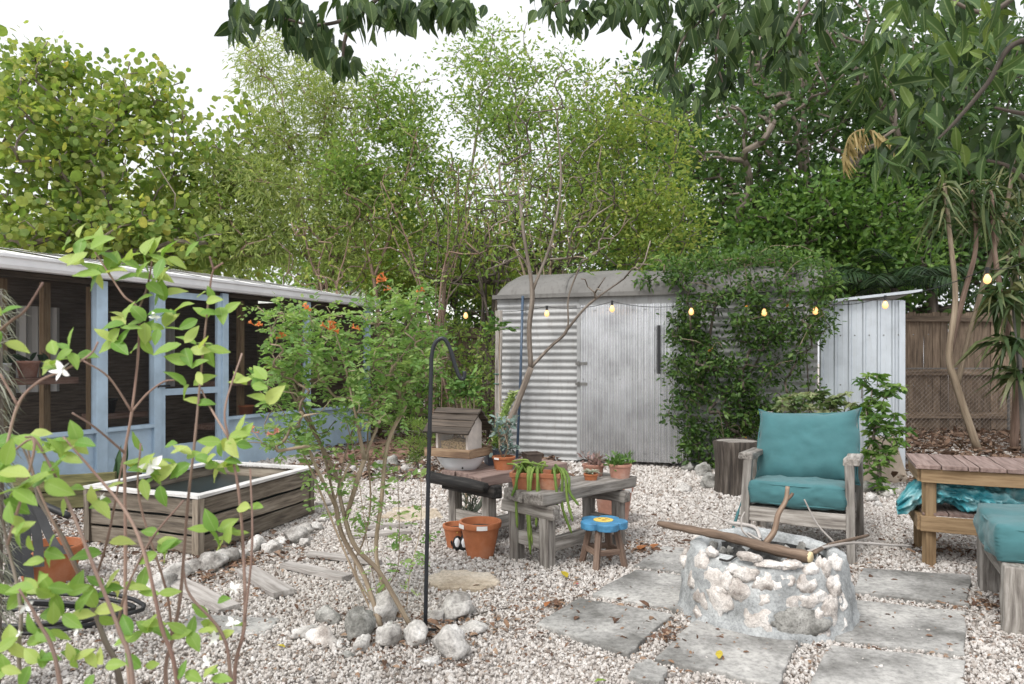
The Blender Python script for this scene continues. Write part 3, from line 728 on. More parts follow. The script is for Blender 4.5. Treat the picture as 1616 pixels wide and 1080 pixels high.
# --- wispy tree
tg=pell(430,300,12.2,110,110,75)+pell(540,330,12,80,90,45)+pell(390,375,12,80,40,26)+pell(480,190,12.5,90,80,34)+pell(450,100,13,90,60,30)+pell(540,160,12.6,70,70,24)
tree('wispy_tree','feathery tree with fine drooping grey green leaves behind the screen house',[[Vector((-3.7,12.3,0)),P(505,460,12.3),P(480,400,12.3),P(440,330,12.3)],[P(505,460,12.3),P(530,420,12.2),P(545,340,12.2)],[P(480,400,12.3),P(455,230,12.5),P(445,150,12.6)]],
  tg,M['bark_red'],LF['wisp'],lambda mb,g,t:tufts(mb,tips(g,.8),34,.18,.11,.2,'rhomb',.3,.15,-.1,.1,1.1),tip=.007)
# reddish trunks behind the roof
for k,(px,lab,pp) in enumerate([(600,'multi stemmed reddish trunk tree rising beside the far end of screen house',[(600,560),(590,440),(560,330),(540,270)])]):
    tr=[[Vector((P(px,565,11.9).x,11.9,0))]+[P(a,b,11.9) for a,b in pp],[P(590,440,11.9),P(620,360,12),P(640,280,12.1),P(660,200,12.1)],[P(590,440,11.9),P(650,400,12),P(700,300,12.1)]]
    tree('slender_tree',lab,tr,pell(620,250,12.1,110,90,50)+pell(640,160,12.4,80,60,22)+pell(560,300,11.8,80,60,28),M['bark_red'],LF['mid'],
      lambda mb,g,t:tufts(mb,tips(g,.75),22,.17,.095,.42,'rhomb',.35,.05,.1),tip=.007)
# --- thin mid trees
def midtree(label,base,trs,tg,lm,per=10,ln=.085,spread=.19,bark='bark',tip=.0065):
    trunks=[[base]+[P(*q) for q in trs[0]]]+[[P(*q) for q in tr] for tr in trs[1:]]
    return tree('slender_tree',label,trunks,tg,M[bark],lm,lambda mb,g,t:tufts(mb,tips(g,.75),int(per*1.6),spread,ln,.42,'rhomb',.35,.05,.1),tip=tip)
d=12.4
midtree('tall thin tree with open airy crown rising behind the left of shed',Vector((-.9,d,0)),[[(700,480,d),(720,380,d),(745,260,d),(760,150,d)],[(720,380,d),(680,290,d),(640,200,d)],[(700,480,d),(790,360,d),(820,240,d)]],
  pell(720,200,d,110,100,60)+pell(800,150,d,80,80,30)+pell(680,330,d,90,60,26)+pell(760,90,d+.4,70,60,14),LF['mid'],12)
d=11.9
midtree('thin branched tree with sparse leaves right behind the shed roof',Vector((.75,d,0)),[[(880,470,d),(885,380,d),(870,280,d),(850,180,d)],[(885,380,d),(930,300,d),(960,220,d)],[(880,470,d),(835,400,d),(800,300,d)],[(880,470,d),(900,400,d),(1000,330,d)]],
  pell(880,210,d,110,100,62)+pell(950,280,d,80,80,32)+pell(820,330,d,70,70,22)+pell(840,110,d,80,70,16),LF['mid'],10)
d=11.6
midtree('yellow green leaning tree above the middle of the shed roof',Vector((2.2,d,0)),[[(1010,470,d),(1000,380,d),(985,300,d),(975,230,d)],[(1000,380,d),(1040,330,d),(1060,270,d)]],
  pell(990,270,d,95,120,60)+pell(1040,360,d,70,60,36)+pell(950,370,d,80,60,26)+pell(970,170,d,90,70,24),LF['yellow'],14,.08,.22)
d=13.5
midtree('bushy bright tree filling the gap above the fence',Vector((-1.9,d,0)),[[(640,480,d),(650,420,d),(660,360,d)],[(640,480,d),(700,420,d),(740,380,d)]],
  pell(670,400,d,120,60,44)+pell(760,430,d,80,50,26)+pell(600,440,d,60,40,14),LF['yellow'],14,.10)
d=11.2
midtree('twiggy dark stemmed tree crossing behind the shed corner',Vector((.1,d,0)),[[(810,480,d),(800,420,d),(830,340,d),(840,270,d)],[(800,420,d),(750,380,d),(700,350,d)],[(810,480,d),(870,430,d),(930,390,d),(960,340,d)]],
  pell(820,380,d,130,70,130)+pell(900,330,d,90,90,60)+pell(720,400,d,90,60,60),LF['mid'],2,.07,.14,'bark_dark',.0085)
def thicket(label,px0,spread,d,n,top,bark,tip=.006):
    b=Vector((P(px0,565,d).x,d,0)); t=thing('bare_stem_thicket',label,'tree',b,'trees beyond the yard'); trs=[]
    for k in range(n):
        x1=px0+U(-1,1)*spread; y1=U(top,top+110); x0=px0+(x1-px0)*.25
        trs.append([b if k==0 else b+Vector((U(-.4,.4),U(-.2,.2),0)),P(x0,470,d+U(-.2,.2)),P((x0*.5+x1*.5)+U(-14,14),(470+y1)/2,d+U(-.2,.2)),P(x1,y1,d+U(-.3,.3))])
    g=Grow(trs); g.to(pell(px0,top+110,d,spread*1.3,120,int(n*11)),.2,.07); part('trunk',g.mesh(tip,2.3,.045,5),M[bark],t,True)
    mb=MB(); tufts(mb,tips(g,.3),5,.12,.075,.42,'rhomb',.35,.05,.1); part('crown',mb,LF['yellow'],t)
thicket('clump of thin bare tan stems left of the shed roof',690,90,11.0,8,250,'bark_red')
thicket('clump of thin bare grey stems directly behind the shed roof',860,110,10.9,10,230,'bark_tan')
thicket('clump of dark bare stems at the left corner of the shed roof',770,80,11.3,8,280,'bark_dark',.008)
thicket('clump of reddish bare stems behind the screen house end',520,70,11.6,6,330,'bark_red',.008)
# --- big dark trees, right
def bigtree(label,base,trs,tg,lm,per=12,ln=.14,spread=.26,bark='bark_dark',tip=.012,maxr=.22,ex=2.2):
    trunks=[[base]+[P(*q) for q in trs[0]]]+[[P(*q) for q in tr] for tr in trs[1:]]
    return tree('tall_tree',label,trunks,tg,M[bark],lm,lambda mb,g,t:tufts(mb,tips(g,.65),int(per*1.5),spread*1.25,ln,.45,'hex',.35,.05,.1),tip=tip,maxr=maxr,ex=ex)
d=14.2
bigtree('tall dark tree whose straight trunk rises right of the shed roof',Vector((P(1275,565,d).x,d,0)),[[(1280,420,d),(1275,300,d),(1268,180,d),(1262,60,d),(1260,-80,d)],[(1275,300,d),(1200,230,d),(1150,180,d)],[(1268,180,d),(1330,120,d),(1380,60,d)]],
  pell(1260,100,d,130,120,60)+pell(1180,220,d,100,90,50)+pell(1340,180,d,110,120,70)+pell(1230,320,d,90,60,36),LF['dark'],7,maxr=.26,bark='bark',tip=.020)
d=15.5
bigtree('tall dark leafy tree with twin trunks behind the shed',Vector((P(1200,565,d).x,d,0)),[[(1195,450,d),(1190,330,d),(1205,200,d),(1200,90,d),(1195,-40,d)],[(1190,330,d),(1120,260,d),(1080,180,d)],[(1195,450,d),(1150,380,d),(1100,330,d)]],
  pell(1130,300,d,90,90,60)+pell(1090,200,d,80,80,34)+pell(1200,150,d,70,100,28)+pell(1170,380,d,100,50,44)+pell(1050,130,d,70,60,14),LF['bush'],12,.12)
d=14.5
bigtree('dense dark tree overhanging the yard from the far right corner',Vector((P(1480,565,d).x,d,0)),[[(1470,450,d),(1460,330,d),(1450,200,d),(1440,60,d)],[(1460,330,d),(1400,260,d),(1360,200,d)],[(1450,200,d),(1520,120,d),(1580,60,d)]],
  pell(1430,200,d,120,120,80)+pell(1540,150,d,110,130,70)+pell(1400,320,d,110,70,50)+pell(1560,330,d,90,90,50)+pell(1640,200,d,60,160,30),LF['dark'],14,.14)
d=13.6
bigtree('low glossy leaved bush tree behind the right end of shed',Vector((P(1300,565,d).x,d,0)),[[(1300,470,d),(1290,420,d),(1270,370,d)],[(1300,470,d),(1340,400,d),(1370,350,d)]],
  pell(1260,350,d,100,60,60)+pell(1350,340,d,90,70,54)+pell(1210,400,d,70,40,26)+pell(1400,420,d,80,60,36)+pell(1300,430,d,70,40,26),LF['bush'],13,.13,.24)
d=21
bigtree('distant pale green trees closing the gap behind the shed',Vector((P(1000,565,d).x,d,0)),[[(1000,450,d),(1010,300,d),(1020,180,d)]],
  pell(1010,330,d,110,130,70)+pell(930,420,d,90,60,36)+pell(1080,420,d,80,60,36),LF['bush'],10,.2,.35,tip=.02)
d=22
bigtree('far leafy tree mass low behind the white house',Vector((P(700,565,d).x,d,0)),[[(700,500,d),(690,440,d),(680,400,d)]],
  pell(640,430,d,200,60,60)+pell(820,470,d,120,60,40)+pell(460,420,d,160,40,30),LF['mid'],14,.2,.4,tip=.02)
def fill(label,px,d,tg,lm,ln,per,spread):
    bigtree(label,Vector((P(px,565,d).x,d,0)),[[(px,480,d),(px+6,360,d),(px-8,240,d)]],tg,lm,per,ln,spread,tip=.02,maxr=.3)
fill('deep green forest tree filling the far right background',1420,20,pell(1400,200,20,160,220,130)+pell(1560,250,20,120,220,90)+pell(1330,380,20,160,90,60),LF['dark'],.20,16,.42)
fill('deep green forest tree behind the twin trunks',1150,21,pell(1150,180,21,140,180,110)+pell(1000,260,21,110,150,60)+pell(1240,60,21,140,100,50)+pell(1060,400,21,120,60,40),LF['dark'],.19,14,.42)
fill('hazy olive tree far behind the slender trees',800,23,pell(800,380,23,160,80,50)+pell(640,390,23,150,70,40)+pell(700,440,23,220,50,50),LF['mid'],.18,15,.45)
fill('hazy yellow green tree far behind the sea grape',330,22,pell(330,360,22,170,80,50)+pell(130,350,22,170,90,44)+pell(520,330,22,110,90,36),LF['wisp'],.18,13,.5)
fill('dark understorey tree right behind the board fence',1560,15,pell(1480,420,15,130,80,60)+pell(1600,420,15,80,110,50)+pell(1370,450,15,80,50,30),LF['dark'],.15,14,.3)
fill('shaded understorey tree behind the shaded fence',720,14.6,pell(700,480,14.6,130,60,60)+pell(800,490,14.6,60,50,26)+pell(600,490,14.6,50,40,20),LF['bush'],.12,12,.26)
# --- bushes along the back
def shrub(label,px,py,d,clusters,lm,per,ln,spread,W=.45,shape='hex',bark='bark_dark',name='shrub',group='shrubs at the back of yard',stems=4,tip=.004,axis_up=.2):
    b=Vector((P(px,py,d).x,d,0)); t=thing(name,label,'shrub',b,group); tg=[]
    for c in clusters: tg+=pell(*c)
    trs=[[b,b+Vector((U(-.05,.05),U(-.05,.05),.15))]]
    g=Grow(trs); g.to(tg,.14,.05)
    part('stems',g.mesh(tip,2.3,.05),M[bark],t,True,kind=None)
    mb=MB(); tufts(mb,tips(g,.65),per,spread,ln,W,shape,.45,.05,axis_up); part('foliage',mb,lm,t); return t
shrub('leafy green shrub at the far corner of the screen house',620,690,11.2,[(630,600,11.2,60,70,50),(660,640,10.8,50,40,26)],LF['bush'],10,.075,.10)
shrub('tangled green shrub in front of the shaded fence',700,690,11.6,[(700,560,11.6,60,80,50),(740,600,11.3,40,60,26),(660,560,11.8,40,60,20)],LF['mid'],9,.075,.11)
shrub('pale variegated shrub beside the grey timber post',765,700,9.8,[(760,600,9.8,26,70,26),(775,540,9.6,20,30,10)],LF['mid'],8,.06,.07)
shrub('small upright olive green shrub behind the black hook pole',662,738,8.3,[(660,695,8.3,22,38,46)],LF['mid'],22,.035,.035,.2,'rhomb',axis_up=.9)
#shrub('dark mixed shrub at the foot of the right fence',1590,690,9.5,[(1590,600,9.5,50,70,30),(1625,540,9.4,40,90,24)],LF['dark'],7,.22,.12,.16,'blade')

# --- palm behind right
def palm(label,crown,nf,L,lm,base,name='palm_tree',droop=.55,trunkr=.05,dirs=None,wl=.36):
    t=thing(name,label,'palm',base,None); c=Vector(crown)
    mb=MB(); mb.tube(curve([base,(Vector(base)+c)/2+Vector((.05,0,0)),c],5),trunkr,8); part('trunk',mb,M['bark_dark'],t,True)
    for k in range(nf):
        a=dirs[k] if dirs else 2*math.pi*k/nf+U(-.2,.2); el=U(.2,1.0)
        h=Vector((math.cos(a)*math.cos(el),math.sin(a)*math.cos(el),math.sin(el))); mb=MB(); pts=[]
        for i in range(13):
            f=i/12; p=c+h*L*f; p.z-=droop*L*f*f; pts.append(p)
        mb.tube(pts,taper(.016,.004,13),4)
        C=[];A=[]
        for i in range(34):
            f=.12+.88*i/33; j=min(int(f*12),11); p=pts[j].lerp(pts[j+1],f*12-j); tg=(pts[j+1]-pts[j]).normalized(); sd=tg.cross(Vector((0,0,1))).normalized()
            for s in (-1,1): C.append(tuple(p)); A.append(tuple(sd*s*.9+tg*.55+Vector((0,0,-.25+U(-.1,.1)))))
        mb.leaves(C,A,wl*(np.repeat(np.sin(np.linspace(.35,2.9,34)),2)*.8+.25),.09,.7,'blade',.2,.25)
        part('frond',mb,lm,t)
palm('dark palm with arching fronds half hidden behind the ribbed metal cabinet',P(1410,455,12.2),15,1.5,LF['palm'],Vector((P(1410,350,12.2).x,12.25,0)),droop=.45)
#palm('dark palm low between the canes and the fence',P(1470,400,11.8),12,1.4,LF['palm'],Vector((P(1470,400,11.8).x,11.9,0)))
fr=thing('dry_palm_frond','yellow dried palm frond caught among dark leaves at upper right','palm frond',P(1300,215,11))
mb=MB(); pts=curve([P(1330,250,11),P(1342,215,11),P(1370,205,11),P(1405,225,11)],5); mb.tube(pts,.012,5); C=[];A=[]
for i,p in enumerate(pts):
    for q in range(4): C.append(tuple(p+Vector((U(-.02,.02),0,0)))); A.append((U(-.1,.6),U(-.2,.2),-1+U(-.2,.4)))
mb.leaves(C,A,.36,.09,.2,'blade'); part('blades',mb,LF['deadpalm'],fr)

# --- cane clump (dracaena) right
dc=thing('cane_plant','tall bare tan canes topped with strappy leaves in front of fence','plant',Vector((6.35,10.2,0)))
D=10.2
canes=[[(1545,690),(1510,610),(1498,560),(1508,470),(1500,380),(1490,290)],[(1498,560),(1520,470),(1540,390),(1535,300)],[(1510,610),(1530,530),(1560,420),(1588,330),(1600,250)],
 [(1600,690),(1604,600),(1590,520),(1570,400),(1565,300)],[(1590,520),(1605,430),(1625,330)]]
heads=[]
for k,c in enumerate(canes):
    dd=D+U(-.25,.25); pts=[P(x,y,dd) for x,y in c]; 
    if c[0][1]>=690: pts[0].z=0
    mb=MB(); cv=curve(pts,5); mb.tube(cv,taper(.055 if c[0][1]>=690 else .042,.026,len(cv)),7); part('cane',mb,M['bark_red'] if k%2 else M['bark_tan'],dc,True)
    heads+= [pts[-1]]
for h in heads:
    mb=MB(); n=70; A=rng.normal(size=(n,3)); A[:,2]=A[:,2]*.6-.1; C=np.array([tuple(h+Vector((U(-.06,.06),U(-.06,.06),U(-.55,.12)))) for _ in range(n)])
    mb.leaves(C,A,.42*np.exp(rng.normal(0,.2,n)),.085,.6,'blade',.2,.75); part('leaf_head',mb,LF['strap'],dc)
for px,py in ((1605,470),(1590,540),(1612,590),(1575,470),(1600,420)):
    h=P(px,py,9.6); mb=MB(); n=46; A=rng.normal(size=(n,3)); A[:,2]=A[:,2]*.5+.1; C=np.array([tuple(h)]*n)+rng.normal(size=(n,3))*.05
    mb.leaves(C,A,.42*np.exp(rng.normal(0,.2,n)),.12,.6,'blade',.2,.6); part('leaf_head',mb,LF['strap'],dc)
mb=MB(); mb.tube([(6.75,9.6,0),P(1608,560,9.6),P(1600,480,9.6)],.03,8)
solo('metal_post',mb,M['old_roof'],Vector((6.75,9.6,0)),'slim grey metal post at the right edge beside the canes','post')

# --- vine over the shed
vt=thing('climbing_vine','dense climbing vine spilling over the shed roof and wall','vine',S(Sp(1150),0,.25))
def SV(px,py,out): 
    s=Sp(px); q=SA+SE*s+SN*out; y=q.y; return Vector(((px-CENTRE)*y/FPX,y,CAM_H-(py-HORIZON)*y/FPX))
tg=[]
def vr(cx,cy,rx,ry,n,o0,o1):
    for _ in range(n):
        a=U(0,6.28); r=random.random()**.5; tg.append(SV(cx+rx*r*math.cos(a),cy+ry*r*math.sin(a),U(o0,o1)))
vr(1150,540,95,90,120,.06,.40); vr(1130,640,75,80,80,.06,.4); vr(1080,560,36,90,46,.05,.2); vr(1110,710,40,40,28,.06,.25); vr(1230,500,80,70,70,.1,.5); vr(1180,420,120,30,80,-.5,.3); vr(1060,440,70,14,22,-.1,.2); vr(1290,470,50,60,36,.2,.6);vr(1180,670,40,60,30,.05,.3); vr(1260,600,50,40,14,.15,.4)
tg=[t if t.z>.08 else Vector((t.x,t.y,.08)) for t in tg]
tr=[[S(Sp(1145),0,.12),SV(1150,650,.1),SV(1120,560,.1),SV(1130,470,.12)],[SV(1150,650,.1),SV(1200,560,.12),SV(1240,470,.2)],[S(Sp(1280),0,.1),SV(1275,600,.1),SV(1268,480,.12)]]
g=Grow(tr); g.to(tg,.16,.06); part('vine_stem',g.mesh(.0035,2.2,.03),M['bark_dark'],vt,True)
LF['vine']=leafm('vine leaf',[(0,(.025,.06,.018)),(.5,(.07,.14,.035)),(1,(.17,.26,.07))],.38,.35)
mb=MB(); tufts(mb,tips(g,.85),7,.06,.055,.48,'hex',.45,.08,-.1); part('foliage',mb,LF['vine'],vt)
for k in range(22):
    mb=MB(); a=random.choice(tg); e=a+Vector((U(-.5,.5),U(-.25,0),U(-.1,.45))); mb.tube(curve([a,(a+e)/2+Vector((0,0,.08)),e],4),.0035,4); part('runner',mb,M['bark_tan'],vt)
mb=MB(); C=np.array([tuple(random.choice(tg)+SN*.06) for _ in range(4)]); mb.leaves(np.repeat(C,4,0),rng.normal(size=(16,3)),.035,.5,.3,'hex'); part('flower',mb,plain('orange vine flower',(.75,.30,.03),.6),vt,kind='stuff')
# orange-dry vine mass lying on the roof
vt2=thing('roof_creeper','green creeper mat lying along the shed roof ridge','vine',S(2.6,2.3,-.4))
tg2=[Vector(roof(U(.5,.98),U(.25,.7)))+Vector((0,0,U(.0,.13))) for _ in range(200)]
mb=MB()
for k in range(60):
    a,b=random.sample(tg2,2)
    if (a-b).length<.9: mb.tube([a,(a+b)/2+Vector((0,0,.05)),b],.005,4)
if mb.n: part('creeper_stem',mb,M['bark_red'],vt2)
mb=MB(); tufts(mb,tg2,15,.09,.05,.48,'hex',.5,.05,.1); part('foliage',mb,LF['bush'],vt2)

# --- lichen covered tree in front of the shed
DT=7.3
lt=thing('bare_branch_tree','thin leaning grey tree with mostly bare branches in front of shed','tree',Vector((P(790,700,DT).x,DT,0)))
b0=Vector((P(788,700,DT).x,DT,0)); fk=P(838,580,DT)
g=Grow([[b0,P(795,690,DT),P(815,640,DT),fk],[fk,P(835,520,DT),P(840,460,DT),P(828,380,DT),P(818,300,DT)],[fk,P(868,548,DT),P(895,520,DT),P(897,470,DT),P(915,420,DT)],[P(895,520,DT),P(930,480,DT),P(985,440,DT)],[P(840,460,DT),P(870,380,DT),P(885,290,DT),P(880,200,DT)]])
tg=[P(px+U(-25,25),py+U(-20,20),DT+U(-.5,.5)) for px,py in [(800,250),(830,220),(810,330),(860,260),(890,180),(900,240),(930,300),(940,400),(960,440),(1000,430),(920,360),(860,330),(780,300),(790,380),(870,420),(910,450),(970,380),(850,170),(820,180),(930,220),(1010,400),(780,430),(880,120),(950,340)]*2]
g.to(tg,.14,.04); mb=g.mesh(.0060,1.9,.06,6); part('trunk',mb,M['bark'],lt,True)
mb=MB(); tufts(mb,[t for t in tips(g,.25) if t.z>2.1],5,.07,.075,.35,'rhomb',.35,.05,.1); part('crown',mb,LF['mid'],lt)
# ================================================================ OBJECTS IN THE YARD
# ---- concrete slabs and flat stones
def slab(name,label,px,mt,top=.021,th=.05,cat='paving slab',group='grey paving slabs around the fire pit',rough=.013):
    pts=[G(x,y,top) for x,y in px]; n=len(pts); ring=[]
    for i in range(n):
        a,b=pts[i],pts[(i+1)%n]; k=7
        for j in range(k):
            p=a.lerp(b,j/k)
            if j: p+=Vector((U(-rough,rough),U(-rough,rough),0))
            ring.append((p.x,p.y))
    c=sum(pts,Vector())/n; mb=MB(); mb.prism(ring,top-th,top+U(0,.006)); return solo(name,mb,mt,Vector((c.x,c.y,top-th)),label,cat,group,bevel=.006)
slab('paving_slab','grey slab touching the far left foot of the fire pit',[(1000,893),(1100,906),(1104,868),(1045,862)],M['slab'])
slab('paving_slab','wide grey slab directly left of the fire pit',[(934,938),(1090,966),(1096,910),(1004,899)],M['slab'])
slab('paving_slab','stained grey diamond slab farthest left of the fire pit',[(846,985),(992,1032),(1062,970),(915,944)],M['slab'])
slab('paving_slab','grey slab under the front of fire pit with a yellow leaf on it',[(1033,1038),(1228,1082),(1262,1008),(1100,978)],M['slab'])
slab('paving_slab','grey slab cut by the bottom edge right of centre',[(1268,1092),(1520,1112),(1524,1042),(1312,1018)],M['slab'])
slab('paving_slab','large grey slab right of the fire pit, middle of three',[(1318,1008),(1523,1034),(1525,965),(1338,945)],M['slab'])
slab('paving_slab','grey slab right of the fire pit, farthest of three',[(1343,934),(1530,954),(1530,908),(1362,897)],M['slab'])
slab('flat_stone','small pale grey flat stone at the bottom centre',[(990,1068),(1040,1078),(1052,1058),(1028,1042),(1004,1048)],M['slab'],.022,.04,'stone',None)
slab('flat_stone','sandy tan flat stone behind the black hook pole',[(668,912),(690,926),(760,930),(790,918),(775,903),(700,899)],M['slab_tan'],.022,.04,'stone',None,.02)
slab('flat_stone','faded pinkish flat slab in the gravel left of the benches',[(600,816),(640,822),(700,816),(690,802),(625,800)],M['slab_tan'],.016,.04,'stone',None,.02)
slab('flat_stone','long grey flat slab on the gravel beneath the leafy left bush',[(270,1000),(420,1000),(440,975),(300,970)],M['slab'],.012,.04,'stone',None)
# ---- weathered planks lying in the gravel
def plank(label,a,b,w,z=.022):
    p,q=G(*a),G(*b); p.z=q.z=z; mb=MB(); mb.beam(p,q,w,.028,(0,0,1),6,.004); solo('loose_plank',mb,M['pale_wood'],Vector(((p+q)/2).to_tuple()[:2]+(z-.014,)),label,'plank','weathered planks lying on the gravel',bevel=.003)
plank('weathered plank lying widest and nearest behind the left bush',(275,925),(362,968),.12)
plank('weathered plank in front of the wooden planter bed, running to lower right',(386,905),(448,943),.125)
plank('short weathered plank pointing at the trunk of the flowering shrub',(450,897),(548,918),.085)
plank('narrow weathered plank lying level left of the flowering shrub stems',(488,880),(600,893),.06)
plank('weathered plank lying level behind the flowering shrub stems',(555,850),(648,843),.09)
plank('thin farther plank behind the flowering shrub stems',(560,838),(648,832),.05)
plank('small plank beside the far end of the wooden planter bed',(500,800),(560,793),.09)

# ---- rocks
def rock(label,px,py,rpx,mt='rock',sq=.75,hz=.65,group=None,name='coral_rock',z=None):
    p=G(px,py); r=rpx*p.y/FPX; mb=MB(); mb.blob((p.x,p.y+r*.5,r*hz*.55),(r,r*sq,r*hz),3,.34,1.5,U(0,3),.6,None,7)
    return solo(name,mb,M[mt],Vector((p.x,p.y+r*.5,0)),label,'rock',group,smooth=True)
g_='rocks ringed round the flowering shrub'
rock('big grey white rock at the right end of shrub ring, in front of hook pole',712,1040,34,'rock',.9,.9,g_)
rock('white rock standing just left of the hook pole foot',655,1020,24,'rock',.8,.95,g_)
rock('white block rock in front of the shrub trunk',612,1022,25,'rock',.8,.95,g_)
rock('small rounded white rock in the shrub ring, third from left at front',570,1028,16,'rock',.8,1,g_)
rock('little white pebble rock inside the left of shrub ring',536,1024,9,'rock',.8,1,g_)
rock('cream rock at the left end of shrub ring',505,1020,24,'rock_pink',.8,.7,g_)
rock('grey tilted slab rock leaning inside the shrub ring',566,1012,26,'rock_grey',.7,1.3,g_)
rock('dark lichened rock behind the left end of shrub ring',515,985,24,'rock_grey',.8,.7,g_)
rock('flat pale rock in the gravel left of the shrub ring',480,1008,24,'rock',.8,.45,g_)
rock('white upright rock behind the shrub trunk',606,985,26,'rock',.6,1.4,g_)
rock('broad white rock behind the hook pole on the right',722,978,34,'rock',.8,.6,g_)
rock('white rock tucked between hook pole and broad rock',688,985,18,'rock',.8,.8,g_)
rock('low pale rock right of the shrub ring, half sunk in gravel',745,1002,26,'rock',.8,.4,g_)
rock('flat white stone at the bottom front of the shrub ring',680,1052,18,'rock',.8,.45,g_)
rock('bluish small stone in front of the shrub ring',548,1040,9,'rock_grey',.8,.7,g_)
row=[(248,936,27),(272,918,22),(302,905,18),(330,902,24),(352,893,22),(378,884,16),(400,872,22),(424,874,17),(442,862,12),(463,858,22),(480,845,15),(478,862,10),(498,838,13),(510,826,10),(470,846,11)]
ordn=['first','second','third','fourth','fifth','sixth','seventh','eighth','ninth','tenth','eleventh','twelfth','thirteenth','fourteenth','fifteenth']
for i,(x,y,r) in enumerate(sorted(row)):
    rock(f'white rock edging the wooden planter bed, {ordn[i]} from the left',x,y,r,'rock',.8,.75,'rocks edging the wooden planter bed')
far=[(600,745,14,'rock_grey'),(618,738,16,'rock_grey'),(640,748,11,'rock'),(585,750,9,'rock'),(570,752,10,'rock'),(660,752,9,'rock'),(555,745,8,'rock'),(630,760,8,'rock')]
for i,(x,y,r,m) in enumerate(sorted(far)):
    rock(f'rock beside the red walkway behind the flowering shrub, {ordn[i]} from the left',x,y,r,m,.8,.8,'rocks beside the red walkway')
far=[(1112,752,17,'rock_grey'),(1122,772,18,'rock_grey'),(1088,744,12,'rock_grey'),(1080,778,12,'rock'),(1378,792,11,'rock'),(1392,780,9,'rock'),(1405,785,11,'rock'),(1370,778,14,'rock_grey'),(1388,800,8,'rock'),(1420,780,9,'rock')]
lb=['grey rock against the shed foot left of the stump, farther one','grey rock against the left side of the stump','grey rock under the right corner of the shed door','low pale rock lying in front of the shed door corner','white rock right of the armchair, front left of the pile','white rock right of the armchair, middle of the pile','white rock right of the armchair, front right of the pile','grey rock behind the right arm of the armchair','smallest white rock in front of the pile right of the armchair','white rock nearest the tan board in the pile']
for (x,y,r,m),l in zip(far,lb): rock(l,x,y,r,m,.8,.8,'rocks near the shed')
rock('large grey rock half hidden behind the two benches',850,750,20,'rock_grey',.8,.8)
rock('grey rock behind the benches nearest the corrugated wall',873,746,14,'rock_grey',.8,.8)

# ---- wooden planter bed with white rim
bC=Vector((-2.045,4.75,0)); bL=Vector((-2.945,5.10,0)); bR=Vector((-1.669,5.98,0)); bB=bL+bR-bC
bed=thing('planter_bed','weathered wooden planter bed with white rim and dark liner','planter',(bC+bB)/2)
def bedside(a,b,gap=True):
    for k in range(3):
        z=.075+k*.122; m=MB(); n=(b-a).normalized(); m.beam(a+Vector((0,0,z))+n*U(-.01,.01),b+Vector((0,0,z))-n*U(-.01,.01),.03,.110-.012*(k==1),(0,0,1),6,.004); part('plank',m,M['bed_wood'],bed,bevel=.003)
bedside(bL,bC); bedside(bC,bR); bedside(bR,bB); bedside(bB,bL)
ctr=(bC+bB)/2
for p in (bC,bL,bR,bB):
    m=MB(); q=p+(p-ctr).normalized()*.012; m.beam(q+Vector((0,0,.02)),q+Vector((0,0,.385)),.05,.05,(bC-bL),3,.003); part('corner_post',m,M['bed_wood'],bed)
for a,b in ((bL,bC),(bC,bR),(bR,bB),(bB,bL)):
    n=(b-a).normalized(); m=MB(); m.beam(a-n*.03+Vector((0,0,.398)),b+n*.03+Vector((0,0,.398)),.075,.018,(0,0,1),5,.003); part('rim_board',m,M['rim'],bed)
m=MB(); ins=[ctr+(p-ctr)*.955 for p in (bL,bC,bR,bB)]; m.prism([(p.x,p.y) for p in ins],.0,.30); part('liner',m,M['liner'],bed)
# mossy sleeper box behind it
a,b=G(60,800),G(172,790); a.z=b.z=.12
mb=MB(); mb.beam(P(35,775,6.1),P(172,762,6.3),.08,.17,(0,0,1),5,.006)
a=P(100,775,6.2); a.z=.05
def mossw():
    w=wood('mossy green timber',(.05,.05,.02),(.16,.15,.06),(.26,.24,.11)); return w
ms=mossw()
t=thing('mossy_timber_box','low mossy green timber edging box behind the wooden planter bed','planter',a)
for k,z in enumerate((.10,.245)):
    m=MB(); m.beam(Vector((-4.15,6.05,z)),Vector((-3.42,6.28,z)),.06,.135,(0,0,1),5,.005); part('timber',m,ms,t)
m=MB(); m.beam(Vector((-4.15,6.4,.12)),Vector((-3.42,6.62,.12)),.6,.2,(0,0,1),2); part('soil_fill',m,M['soil'],t)
# snake plant
LFs=leafm('snake plant leaf',[(0,(.02,.05,.025)),(1,(.07,.13,.06))],.4,.1)
b=Vector((-3.52,6.45,.2)); t=thing('snake_plant','dark upright snake plant behind the left corner of wooden planter bed','plant',b)
for k in range(7):
    m=MB(); a=U(0,6.28); h=U(.2,.36); m.leaves([tuple(b+Vector((.04*math.cos(a),.04*math.sin(a),0)))],[(.22*math.cos(a),.22*math.sin(a),1)],h,.17,0,'lance',.15); part('leaf',m,LFs,t)

# ---- red walkway boards by the screen house
t=thing('wooden_walkway','worn reddish wooden walkway beside the far end of screen house','walkway',Vector((-1.85,10.4,0)))
for k in range(6):
    y=9.3+k*.34; m=MB(); m.beam((-2.25+.05*k,y,.03),(-1.35+U(-.05,.05)+.02*k,y+.05,.03),.30,.05,(0,0,1),4,.005); part('walkway_board',m,M['red_deck'],t)

